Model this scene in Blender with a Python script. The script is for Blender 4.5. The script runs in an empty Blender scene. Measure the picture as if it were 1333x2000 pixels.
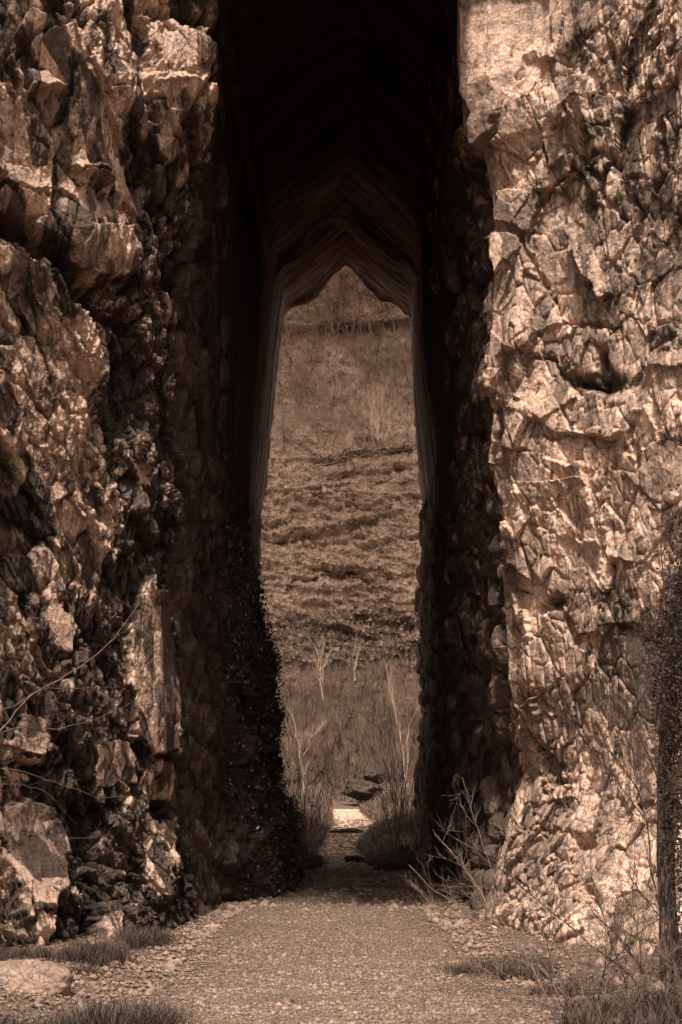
import bpy, math, random
import numpy as np
R = math.radians
rng = np.random.default_rng(7)
random.seed(7)
sc = bpy.context.scene
C = sc.collection

# ------------------------------------------------------------------ camera
F = 3500.0; CX = 666.5; HY = 1560.0; CAMZ = 1.7      # focal length and horizon in photo pixels
cam_d = bpy.data.cameras.new('camera'); cam = bpy.data.objects.new('camera', cam_d); C.objects.link(cam)
cam.location = (0, 0, CAMZ); cam.rotation_euler = (R(90), 0, 0)
cam_d.sensor_fit = 'VERTICAL'; cam_d.sensor_height = 36.0; cam_d.sensor_width = 24.0
cam_d.lens = 36.0 * F / 2000.0
cam_d.shift_y = (HY - 1000.0) / 2000.0
cam_d.clip_start = 0.1; cam_d.clip_end = 2000
sc.camera = cam
sc.render.resolution_x = 682; sc.render.resolution_y = 1024

# ------------------------------------------------------------------ sky, sun, exposure
SUN_EL = 60.0; SUN_AZ = -7.0        # azimuth measured from straight behind the camera, minus = left
w = bpy.data.worlds.new('World'); sc.world = w; w.use_nodes = True
nt = w.node_tree; nt.nodes.clear()
sky = nt.nodes.new('ShaderNodeTexSky'); sky.sky_type = 'NISHITA'; sky.sun_disc = False
sky.sun_elevation = R(SUN_EL)
sky.sun_rotation = R(180 + SUN_AZ * -1)
bw = nt.nodes.new('ShaderNodeRGBToBW')
tint = nt.nodes.new('ShaderNodeMix'); tint.data_type = 'RGBA'; tint.blend_type = 'MULTIPLY'; tint.inputs[0].default_value = 1.0
tint.inputs[7].default_value = (1.0, 0.97, 0.91, 1)
bg = nt.nodes.new('ShaderNodeBackground'); bg.inputs[1].default_value = 0.125
out = nt.nodes.new('ShaderNodeOutputWorld')
nt.links.new(sky.outputs[0], bw.inputs[0]); nt.links.new(bw.outputs[0], tint.inputs[6])
nt.links.new(tint.outputs[2], bg.inputs[0]); nt.links.new(bg.outputs[0], out.inputs[0])
sl = bpy.data.lights.new('sun', 'SUN'); sun = bpy.data.objects.new('sun', sl); C.objects.link(sun)
sl.energy = 2.2; sl.angle = R(7); sl.color = (1.0, 0.95, 0.89)
sun.location = (-10, -20, 40)
sun.rotation_euler = (R(90 - SUN_EL), 0, R(SUN_AZ))
sc.view_settings.view_transform = 'Standard'; sc.view_settings.look = 'None'
sc.view_settings.exposure = 1.6; sc.view_settings.gamma = 1.0
sc.cycles.max_bounces = 4; sc.cycles.diffuse_bounces = 2; sc.cycles.glossy_bounces = 2
sc.cycles.use_denoising = True; sc.cycles.use_adaptive_sampling = True; sc.cycles.adaptive_threshold = 0.02
sc.cycles.sample_clamp_indirect = 2.0

# ------------------------------------------------------------------ numbers: noise
U = np.uint32
def hsh(ix, iy, iz, k):
    with np.errstate(over='ignore'):
        h = ix.astype(np.int64).astype(U) * U(73856093) ^ iy.astype(np.int64).astype(U) * U(19349663) ^ iz.astype(np.int64).astype(U) * U(83492791) ^ U((k * 2654435761) & 0xffffffff)
        h ^= h >> U(15); h *= U(2246822519); h ^= h >> U(13); h *= U(3266489917); h ^= h >> U(16)
    return (h >> U(8)).astype(np.float32) / np.float32(16777216.0)
def vnoise(P, k=0):
    P = P.astype(np.float32); i = np.floor(P); f = P - i; f = f * f * (3 - 2 * f)
    x, y, z = i[:, 0], i[:, 1], i[:, 2]; r = 0
    for dx in (0, 1):
        wx = f[:, 0] if dx else 1 - f[:, 0]
        for dy in (0, 1):
            wy = f[:, 1] if dy else 1 - f[:, 1]
            for dz in (0, 1):
                wz = f[:, 2] if dz else 1 - f[:, 2]
                r = r + wx * wy * wz * hsh(x + dx, y + dy, z + dz, k)
    return r * 2 - 1
def fbm(P, scale, octv=4, k=0, ridge=False, gain=.5):
    Q = P / scale; a = 1.0; s = 0; t = 0
    for o in range(octv):
        n = vnoise(Q + o * 17.3, k + o)
        if ridge: n = 1 - 2 * np.abs(n)
        s = s + a * n; t += a; a *= gain; Q = Q * 2.03
    return s / t
def plin(P, scale, k=0, rot=None, stretch=(1, 1, 1)):
    # piecewise linear noise on simplices: flat facets that meet in creases
    Q = (P if rot is None else P @ rot.T) / (np.array(stretch) * scale); i = np.floor(Q); f = Q - i; n = len(Q)
    od = np.argsort(-f, axis=1); c = i.copy(); v = hsh(c[:, 0], c[:, 1], c[:, 2], k); ar = np.arange(n); r = 0; prev = np.ones(n)
    for a in range(3):
        fa = f[ar, od[:, a]]; r = r + (prev - fa) * v; prev = fa
        c[ar, od[:, a]] += 1; v = hsh(c[:, 0], c[:, 1], c[:, 2], k)
    return ((r + prev * v) * 2 - 1).astype(np.float32)
def crumple(P, scale, k, n=4, gain=.5, st=(1, 1, 1)):
    r = 0; a = 1.
    rots = [rotm('x', 31) @ rotm('z', 17), rotm('y', -43) @ rotm('x', 64), rotm('z', 71) @ rotm('y', 22), rotm('x', -52) @ rotm('z', -35), rotm('y', 13) @ rotm('x', 80)]
    for j in range(n):
        r = r + a * plin(P, scale, k + j, rots[j % 5], st); a *= gain; scale *= .47
    return r
def vor(Q, k=0):
    Q = Q.astype(np.float32); i = np.floor(Q); n = len(Q)
    f1 = np.full(n, 9, np.float32); f2 = np.full(n, 9, np.float32)
    best = np.zeros((n, 3), np.float32); off = np.zeros((n, 3), np.float32)
    for dx in (-1, 0, 1):
        for dy in (-1, 0, 1):
            for dz in (-1, 0, 1):
                cx, cy, cz = i[:, 0] + dx, i[:, 1] + dy, i[:, 2] + dz
                s = np.stack([cx + .1 + .8 * hsh(cx, cy, cz, k), cy + .1 + .8 * hsh(cx, cy, cz, k + 1), cz + .1 + .8 * hsh(cx, cy, cz, k + 2)], 1)
                dv = Q - s; d = np.sqrt((dv * dv).sum(1))
                m = d < f1
                f2 = np.where(m, f1, np.minimum(f2, d)); f1 = np.where(m, d, f1)
                best[m] = np.stack([cx, cy, cz], 1)[m]; off[m] = dv[m]
    h = [hsh(best[:, 0], best[:, 1], best[:, 2], k + 5 + j) for j in range(4)]
    return f1, f2 - f1, off, h
def rotm(ax, deg):
    c, s = math.cos(R(deg)), math.sin(R(deg)); 
    return np.array({'x': [[1, 0, 0], [0, c, -s], [0, s, c]], 'y': [[c, 0, s], [0, 1, 0], [-s, 0, c]], 'z': [[c, -s, 0], [s, c, 0], [0, 0, 1]]}[ax])
def facet(P, scale, stretch=(1, 1, 1), rot=None, amp=1., slope=1., dome=0., k=0):
    Q = P if rot is None else P @ rot.T
    Q = Q / (np.array(stretch) * scale)
    f1, e, off, h = vor(Q, k)
    d = amp * (h[0] - .5) * 2 + slope * ((h[1] - .5) * off[:, 0] + (h[2] - .5) * off[:, 1] + (h[3] - .5) * off[:, 2]) * 2 - dome * f1 * f1
    return d, e, h[0]
def sstep(a, b, x):
    t = np.clip((x - a) / (b - a), 0, 1); return t * t * (3 - 2 * t)

# ------------------------------------------------------------------ helpers
def W(px, py, Y): return ((px - CX) / F * Y, Y, CAMZ - (py - HY) / F * Y)
def proj(P): return CX + P[:, 0] / P[:, 1] * F, HY - (P[:, 2] - CAMZ) / P[:, 1] * F
def tag(o, label=None, cat=None, group=None, kind=None):
    for a, b in (('label', label), ('category', cat), ('group', group), ('kind', kind)):
        if b: o[a] = b
    return o
def mesh(name, V, Fc, m, parent=None, smooth=False, attrs=None):
    V = np.asarray(V, np.float32); Fc = np.asarray(Fc, np.int32); n = Fc.shape[1]
    me = bpy.data.meshes.new(name)
    me.vertices.add(len(V)); me.vertices.foreach_set('co', V.ravel())
    me.loops.add(Fc.size); me.loops.foreach_set('vertex_index', Fc.ravel())
    me.polygons.add(len(Fc)); me.polygons.foreach_set('loop_start', np.arange(0, Fc.size, n, dtype=np.int32))
    me.update(calc_edges=True)
    if smooth: me.polygons.foreach_set('use_smooth', np.ones(len(Fc), bool))
    for an, av in (attrs or {}).items():
        at = me.attributes.new(an, 'FLOAT', 'POINT'); at.data.foreach_set('value', np.asarray(av, np.float32))
    me.materials.append(m)
    o = bpy.data.objects.new(name, me); C.objects.link(o); o.parent = parent
    return o
def gridf(nu, nv, flip=False):
    a = np.arange(nu * nv).reshape(nu, nv)
    q = [a[:-1, :-1], a[1:, :-1], a[1:, 1:], a[:-1, 1:]]
    if flip: q = q[::-1]
    return np.stack([x.ravel() for x in q], 1)
def empty(name, loc): 
    o = bpy.data.objects.new(name, None); C.objects.link(o); o.location = loc; return o
def tubes(L, sides=5):
    """L = list of (points, radii): one mesh of tapered tubes"""
    VV = []; FF = []; b = 0
    ang = np.arange(sides) / sides * 2 * math.pi
    for pts, rad in L:
        p = np.asarray(pts, float); n = len(p); t = np.gradient(p, axis=0); t /= np.linalg.norm(t, axis=1)[:, None] + 1e-9
        up = np.array([.31, .22, .92]) if abs(t[0, 2]) < .9 else np.array([1., .1, 0])
        a = np.cross(t, up); a /= np.linalg.norm(a, axis=1)[:, None] + 1e-9; c = np.cross(t, a)
        r = np.asarray(rad, float)[:, None, None]
        v = p[:, None, :] + r * (np.cos(ang)[None, :, None] * a[:, None, :] + np.sin(ang)[None, :, None] * c[:, None, :])
        VV.append(v.reshape(-1, 3))
        i = (b + np.arange(n - 1)[:, None] * sides + np.arange(sides)[None, :]).ravel()
        j = (b + np.arange(n - 1)[:, None] * sides + (np.arange(sides)[None, :] + 1) % sides).ravel()
        FF.append(np.stack([i, j, j + sides, i + sides], 1)); b += n * sides
    return np.concatenate(VV), np.concatenate(FF)

# ------------------------------------------------------------------ materials (everything in the sepia of the print)
def col(v): return (v, v * .645, v * .468, 1)
class N:
    def __init__(s, name):
        s.m = bpy.data.materials.new(name); s.m.use_nodes = True; s.t = s.m.node_tree; s.t.nodes.clear()
        s.o = s.t.nodes.new('ShaderNodeOutputMaterial'); s.b = s.t.nodes.new('ShaderNodeBsdfPrincipled'); s.t.links.new(s.b.outputs[0], s.o.inputs[0])
        s.b.inputs['Roughness'].default_value = .85; s.b.inputs['Specular IOR Level'].default_value = .25
        tc = s.t.nodes.new('ShaderNodeTexCoord'); s.co = tc.outputs['Object']
    def n(s, ty, **k):
        x = s.t.nodes.new(ty)
        for a, b in k.items(): setattr(x, a, b)
        return x
    def link(s, a, b): s.t.links.new(a, b)
    def mapping(s, scale=(1, 1, 1), rot=(0, 0, 0)):
        x = s.n('ShaderNodeMapping'); x.inputs['Scale'].default_value = scale; x.inputs['Rotation'].default_value = [R(a) for a in rot]; s.link(s.co, x.inputs[0]); return x.outputs[0]
    def noise(s, scale, detail=6, rough=.6, co=None, dist=0.):
        x = s.n('ShaderNodeTexNoise'); x.inputs['Scale'].default_value = scale; x.inputs['Detail'].default_value = detail; x.inputs['Roughness'].default_value = rough; x.inputs['Distortion'].default_value = dist
        s.link(co or s.co, x.inputs['Vector']); return x.outputs['Fac']
    def vor(s, scale, feature='F1', co=None, out='Distance'):
        x = s.n('ShaderNodeTexVoronoi'); x.feature = feature; x.inputs['Scale'].default_value = scale; s.link(co or s.co, x.inputs['Vector']); return x.outputs[out]
    def ramp(s, f, stops):
        x = s.n('ShaderNodeValToRGB'); e = x.color_ramp.elements
        while len(e) < len(stops): e.new(.5)
        for i, (p, c) in enumerate(stops): e[i].position = p; e[i].color = c if hasattr(c, '__len__') else (c, c, c, 1)
        s.link(f, x.inputs[0]); return x.outputs[0]
    def mix(s, f, a, b, mode='MIX'):
        x = s.n('ShaderNodeMix'); x.data_type = 'RGBA'; x.blend_type = mode
        for i, v in ((0, f), (6, a), (7, b)):
            if hasattr(v, 'links') or hasattr(v, 'is_linked'): s.link(v, x.inputs[i])
            else: x.inputs[i].default_value = v
        return x.outputs[2]
    def math(s, op, a, b=0.):
        x = s.n('ShaderNodeMath'); x.operation = op
        for i, v in enumerate((a, b)):
            if hasattr(v, 'is_linked'): s.link(v, x.inputs[i])
            else: x.inputs[i].default_value = v
        return x.outputs[0]
    def attr(s, name):
        x = s.n('ShaderNodeAttribute'); x.attribute_name = name; return x.outputs['Fac']
    def bump(s, h, dist, strength=1., prev=None):
        x = s.n('ShaderNodeBump'); x.inputs['Distance'].default_value = dist; x.inputs['Strength'].default_value = strength; s.link(h, x.inputs['Height'])
        if prev is not None: s.link(prev, x.inputs['Normal'])
        return x.outputs[0]
    def color(s, c): s.link(c, s.b.inputs['Base Color']) if hasattr(c, 'is_linked') else setattr(s.b.inputs['Base Color'], 'default_value', c)
    def normal(s, c): s.link(c, s.b.inputs['Normal'])

def rock_mat(name, lo, hi, stain=.5, stainv=.03, fine=1.0, tone=True, veins=0., bumpd=.02, tonew=.25):
    m = N(name)
    a = m.noise(1.3, 8, .65, dist=.4); b = m.noise(9, 7, .7); c = m.noise(55, 4, .7)
    f = m.math('ADD', m.math('MULTIPLY', a, .5), m.math('ADD', m.math('MULTIPLY', b, .3), m.math('MULTIPLY', c, .2)))
    if tone: f = m.math('ADD', f, m.math('MULTIPLY', m.math('SUBTRACT', m.attr('tone'), .5), tonew))
    k = m.ramp(f, [(.40, col(lo)), (.49, col((lo + hi) / 2)), (.58, col(hi))])
    st = m.noise(2.6, 9, .78, dist=.8)                                # dark lichen and water stain, spread wider where shade is painted in
    sa = m.math('ADD', st, m.math('MULTIPLY', m.attr('dirt_shade'), .28)) if tone else st
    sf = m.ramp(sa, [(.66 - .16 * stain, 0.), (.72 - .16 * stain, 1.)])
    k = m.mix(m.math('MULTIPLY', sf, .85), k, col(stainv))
    if veins:
        v = m.vor(1.7, 'DISTANCE_TO_EDGE', co=m.mix(.12, m.co, m.n('ShaderNodeTexNoise').outputs['Color']) if False else m.mapping((1, 1, .8), (0, 20, 10)))
        vf = m.ramp(v, [(.0, 1.), (.022, 0.)])
        brk = m.ramp(m.noise(1.1, 3), [(.5, 0.), (.58, 1.)])
        k = m.mix(m.math('MULTIPLY', m.math('MULTIPLY', vf, brk), veins), k, col(.05))
    dn = m.n('ShaderNodeTexNoise'); dn.inputs['Scale'].default_value = 5; dn.inputs['Detail'].default_value = 5; m.link(m.co, dn.inputs['Vector'])
    wv = m.mix(.09, m.co, dn.outputs['Color'], 'ADD')
    for sc_, wd, th_ in ((4.3, .035, .53), (15, .07, .45), (34, .09, .45)):        # hairline cracks, broken up
        ce = m.ramp(m.vor(sc_, 'DISTANCE_TO_EDGE', co=wv), [(0., 1.), (wd, 0.)])
        cb = m.ramp(m.noise(sc_ * .35, 4), [(th_, 0.), (th_ + .07, 1.)])
        k = m.mix(m.math('MULTIPLY', m.math('MULTIPLY', ce, cb), .6), k, col(stainv * 1.2))
    k = m.mix(m.ramp(m.noise(38, 6, .8), [(.36, .6), (.46, 0.)]), k, col(lo * .35))
    m.color(k)
    n1 = m.bump(m.noise(7, 9, .72, dist=.5), bumpd * 3.2 * fine, .9)
    n2 = m.bump(m.vor(5.5, 'F1', co=wv), bumpd * 3.0 * fine, .8, m.bump(m.vor(17, 'F1', co=wv), bumpd * 1.3 * fine, .8, n1))
    n3 = m.bump(m.noise(70, 5, .7), bumpd * .35 * fine, .9, n2)
    m.normal(n3)
    return m.m
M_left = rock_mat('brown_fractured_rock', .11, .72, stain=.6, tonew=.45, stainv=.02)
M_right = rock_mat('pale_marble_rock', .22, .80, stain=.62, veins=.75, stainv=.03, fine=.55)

def tunnel_mat():
    m = N('sawn_rock_painted_light')
    st = m.noise(1., 6, .7, co=m.mapping((1.2, 4.5, .12)))
    st2 = m.noise(1., 5, .7, co=m.mapping((1.5, 17, .16)))
    f = m.math('ADD', m.math('MULTIPLY', st, .55), m.math('MULTIPLY', st2, .45))
    k = m.mix(m.attr('tone'), m.ramp(f, [(.38, col(.015)), (.5, col(.05)), (.62, col(.10))]), m.ramp(f, [(.40, col(.04)), (.5, col(.24)), (.60, col(.62))]))  # passage shade painted dark, far-end light painted pale
    m.color(k)
    n1 = m.bump(st2, .06, .9); n2 = m.bump(m.noise(14, 7, .7), .03, .8, n1); m.normal(n2)
    return m.m
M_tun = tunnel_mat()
def cols_(v): return (v, v * .70, v * .53, 1)
def slope_mat():
    m = N('hillside_scree')
    a = m.noise(.9, 8, .75, co=m.mapping((.8, .8, 2.), (0, 14, 0)), dist=.4); b = m.noise(3.5, 8, .75); c = m.vor(5.0, 'F1')
    b2 = m.noise(11, 6, .8)
    f = m.math('ADD', m.math('MULTIPLY', a, .45), m.math('ADD', m.math('MULTIPLY', b, .3), m.math('MULTIPLY', b2, .25)))
    k = m.ramp(f, [(.42, cols_(.05)), (.455, cols_(.42)), (.50, cols_(.80)), (.54, cols_(.98))])
    k = m.mix(m.math('MULTIPLY', m.attr('dirt_shade'), .8), k, m.ramp(b, [(.4, cols_(.035)), (.65, cols_(.12))]))
    k = m.mix(m.math('MULTIPLY', m.attr('tone'), .9), k, m.ramp(m.noise(9, 6, .8), [(.35, cols_(.16)), (.5, cols_(.45)), (.62, cols_(.8))]))
    m.color(k)
    m.normal(m.bump(m.noise(6, 6, .75), .03, .8, m.bump(m.noise(1.6, 8, .7), .10, .8)))
    return m.m
M_slope = slope_mat()
def gravel_mat(name, lo, hi, sun_painted=False):
    m = N(name)
    v = m.vor(38, 'F1', out='Color'); bw = m.n('ShaderNodeRGBToBW'); m.link(v, bw.inputs[0])
    f = m.math('ADD', m.math('MULTIPLY', bw.outputs[0], .5), m.math('MULTIPLY', m.noise(60, 5, .75), .5))
    k = m.ramp(f, [(.3, col(lo)), (.5, col((lo + hi) * .5)), (.62, col(hi))])
    if sun_painted: k = m.mix(m.math('MULTIPLY', m.attr('painted_sun'), m.ramp(m.noise(6, 7, .75), [(.42, .1), (.5, 1.)])), k, col(.72))  # sunlight on the far path painted in as a paler colour
    k = m.mix(m.ramp(m.noise(.9, 6, .7, co=m.mapping((1.4, .5, 1))), [(.55, 0.), (.72, .75)]), k, col(.12))
    m.color(k)
    n1 = m.bump(m.vor(42, 'F1'), .02, .9); n2 = m.bump(m.noise(9, 6, .7), .04, .6, n1); m.normal(n2)
    return m.m
M_path = gravel_mat('pale_gravel', .03, .24, True)
M_soil = gravel_mat('dark_soil', .04, .22)
def simple(name, lo, hi, sc_=8, rough=.8, bump=.01, spec=.25):
    m = N(name); m.b.inputs['Roughness'].default_value = rough; m.b.inputs['Specular IOR Level'].default_value = spec
    m.color(m.ramp(m.noise(sc_, 6, .7), [(.35, col(lo)), (.65, col(hi))])); m.normal(m.bump(m.noise(sc_ * 3, 5, .7), bump, .9)); return m.m
def bark_mat():
    m = N('furrowed_bark'); f = m.noise(1., 7, .75, co=m.mapping((34, 34, 5)), dist=.6)
    m.color(m.ramp(f, [(.4, col(.012)), (.52, col(.06)), (.60, col(.3))])); m.normal(m.bump(f, .06, 1.)); return m.m
M_bark = bark_mat()
M_twig = simple('pale_twig', .34, .7, 20)
M_dtwig = simple('dark_twig', .03, .10, 20)
M_grass = simple('dry_grass', .07, .22, 3)
M_dgrass = simple('dark_grass', .03, .10, 3)
M_straw = simple('straw_grass', .45, .95, 2)
M_leaf = simple('ivy_leaf', .03, .09, 5, rough=.35, spec=.5)
M_dleaf = simple('dull_ivy_leaf', .02, .07, 5, rough=.8, spec=.2)
M_scree = simple('pale_scree_stone', .2, .98, 1.5)
M_mtwig = simple('brown_twig', .09, .26, 20)
M_sap = simple('grey_sapling_bark', .24, .55, 20)
M_bould = rock_mat('boulder_rock', .14, .42, stain=.35, tone=False, bumpd=.008)
M_dbould = rock_mat('dark_boulder_rock', .03, .10, stain=.5, tone=False)

# ------------------------------------------------------------------ art direction: plates (flat faces), cracks and bulges of the rock, as traced
def inpoly(x, y, poly):
    c = np.zeros(len(x), bool); n = len(poly); j = n - 1
    for i in range(n):
        xi, yi = poly[i]; xj, yj = poly[j]
        c ^= ((yi > y) != (yj > y)) & (x < (xj - xi) * (y - yi) / ((yj - yi) or 1e-9) + xi); j = i
    return c
def dseg(x, y, pl):
    d = np.full(len(x), 1e9)
    for (x0, y0), (x1, y1) in zip(pl[:-1], pl[1:]):
        vx, vy = x1 - x0, y1 - y0; L = vx * vx + vy * vy
        t = np.clip(((x - x0) * vx + (y - y0) * vy) / L, 0, 1)
        d = np.minimum(d, np.hypot(x - x0 - t * vx, y - y0 - t * vy))
    return d
def plates(px, py, d, P, lst, k=300):
    """each: polygon, offset, tilt right, tilt down (metres per 100 px), roughness kept"""
    wob = np.stack([vnoise(P * 5, k), vnoise(P * 5, k + 1)], 1) * 7 + np.stack([vnoise(P * 17, k + 2), vnoise(P * 17, k + 3)], 1) * 3
    x = px + wob[:, 0]; y = py + wob[:, 1]
    for poly, o, tx, ty, keep in lst:
        xs = [p[0] for p in poly]; ys = [p[1] for p in poly]
        m = (x > min(xs)) & (x < max(xs)) & (y > min(ys)) & (y < max(ys)); idx = np.nonzero(m)[0]
        if not len(idx): continue
        ii = idx[inpoly(x[idx], y[idx], poly)]
        if not len(ii): continue
        e = dseg(x[ii], y[ii], list(poly) + [poly[0]])
        wgt = sstep(0, 5, e)
        cx, cy = sum(xs) / len(xs), sum(ys) / len(ys)
        pl = o + tx * (x[ii] - cx) / 100 + ty * (y[ii] - cy) / 100
        d[ii] = d[ii] * (1 - wgt) + wgt * (pl + keep * d[ii])
    return d
def cracks(px, py, d, P, lst, k=400):
    wx = vnoise(P * 4, k) * 8 + vnoise(P * 15, k + 1) * 4; wy = vnoise(P * 4, k + 2) * 8 + vnoise(P * 15, k + 3) * 4
    for pl, depth, wd in lst:
        xs = [p[0] for p in pl]; ys = [p[1] for p in pl]
        ii = np.nonzero((px > min(xs) - 60) & (px < max(xs) + 60) & (py > min(ys) - 60) & (py < max(ys) + 60))[0]
        if not len(ii): continue
        e = dseg(px[ii] + wx[ii], py[ii] + wy[ii], pl)
        d[ii] -= depth * np.exp(-(e / wd) ** 2)
    return d
def blobs(px, py, lst):
    r = 0
    for x, y, rx, ry, a in lst: r = r + a * np.exp(-((px - x) / rx) ** 2 - ((py - y) / ry) ** 2)
    return r
def surf(P, nu, nv):
    G = P.reshape(nu, nv, 3); du = np.gradient(G, axis=0); dv = np.gradient(G, axis=1); n = np.cross(du, dv)
    n /= np.linalg.norm(n, axis=2)[:, :, None] + 1e-9; return n.reshape(-1, 3)
def smooth1(a, k):
    ker = np.ones(k) / k; return np.convolve(np.pad(a, k, mode='edge'), ker, 'same')[k:-k]

zfine = np.concatenate([np.arange(-.35, 13.6, .0105), np.linspace(13.7, 24, 40)])

# ------------------------------------------------------------------ left cliff
eyL = [-200, 0, 150, 300, 420, 520, 600, 700, 800, 900, 1000, 1100, 1200, 1300, 1400, 1500, 1600, 1680, 1740, 1800, 1870]
exL = [424, 424, 416, 408, 372, 350, 350, 338, 330, 336, 345, 350, 342, 340, 350, 345, 332, 372, 384, 388, 392]
YM = 24.8
def edge_of(z, ey, ex): return np.interp(HY - (z - CAMZ) / YM * F, ey, ex)
sL = np.concatenate([np.linspace(-.9, -.06, 30), np.linspace(-.05, 1, 330)])
jL = np.linspace(0, 1, 75)[1:]
zz = zfine; eL = edge_of(zz, eyL, exL)
cols = []
for s in sL:
    px = -60 + (eL + 60) * s
    Y = np.interp(s, [-.9, 0, .53, .9, 1.], [12.5, 19.4, 21.4, 23.5, YM]) + .07 * zz * (1 - max(s, 0)) - 1.7 * sstep(1.5, -.3, zz) * (1 - max(s, 0)) ** .5
    cols.append(np.stack([(px - CX) / F * Y, Y, zz], 1))
for j in jL:
    px = eL + (446 - eL) * j; Y = YM + 4.4 * j + 0 * zz
    cols.append(np.stack([(px - CX) / F * Y, Y, zz], 1))
P = np.concatenate(cols); nu, nv = len(cols), len(zz)
Nn = surf(P, nu, nv)
px, py = proj(P)
sp = np.repeat(np.concatenate([sL, 1 + jL]), nv)
ins = sstep(.97, 1.15, sp)                           # inside the passage: smoother
wp = P + .03 * np.stack([vnoise(P * 2.2, 1), vnoise(P * 2.2, 2), vnoise(P * 2.2, 3)], 1)
rA = rotm('x', 48)
upper = sstep(640, 420, py + (px - 150) * .8)
slate = sstep(230, 120, px - (py - 500) * .08) * sstep(430, 560, py) * sstep(1250, 1050, py)
rubble = np.clip(1 - upper - slate, 0, 1) * sstep(-50, 120, px)
b1, e1, h1 = facet(wp, 1.1, (1, 2.2, 1.0), rA, .17, .30, k=10)
b2, e2, h2 = facet(wp, .42, (1, 2.1, 1.0), rA, .09, .22, k=20)
b3, e3, h3 = facet(wp, .19, (1, 1.15, 2.5), rotm('x', 12), .065, .10, .05, k=30)
b4, e4, h4 = facet(P, .075, (1, 1.1, 2.1), rotm('x', 15), .024, .045, .02, k=40)
b5, e5, h5 = facet(wp, .15, (1, 1.0, 3.2), rotm('x', 140), .05, .06, k=50)
d = b1 * (.9 - .45 * rubble) + b2 * (.55 + .5 * rubble) + b3 * (.35 + 1.2 * rubble) + b4 * (.6 + .8 * rubble) + b5 * slate * 1.3
d -= .10 * np.exp(-(e2 / .07) ** 2) + (.03 + .10 * rubble) * np.exp(-(e3 / .12) ** 2) + .02 * rubble * np.exp(-(e4 / .15) ** 2)
hole = fbm(wp, .55, 3, 60)
d -= rubble * .25 * sstep(.08, .34, hole)
rgh = .25 + .75 * sstep(.3, .6, .5 * h1 + .5 * h2)
rgh = np.maximum(rgh, rubble)
d = d * .74 + .10 * crumple(wp, 1.0, 90, 2, .6, (1, 1.3, 1.6)) + .044 * rgh * crumple(wp, .23, 96, 5, .6, (1, 1.2, 1.5)) + .006 * fbm(P, .25, 4, 70, ridge=True)
bj, ej, hj = facet(P, .40, (1, 1.8, 1.6), None, .07, .14, .12, k=95)
d = d * (1 - .85 * ins) + ins * (bj - .08 * np.exp(-(ej / .12) ** 2) + .03 * crumple(P, .3, 98, 4)) * .8
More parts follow.
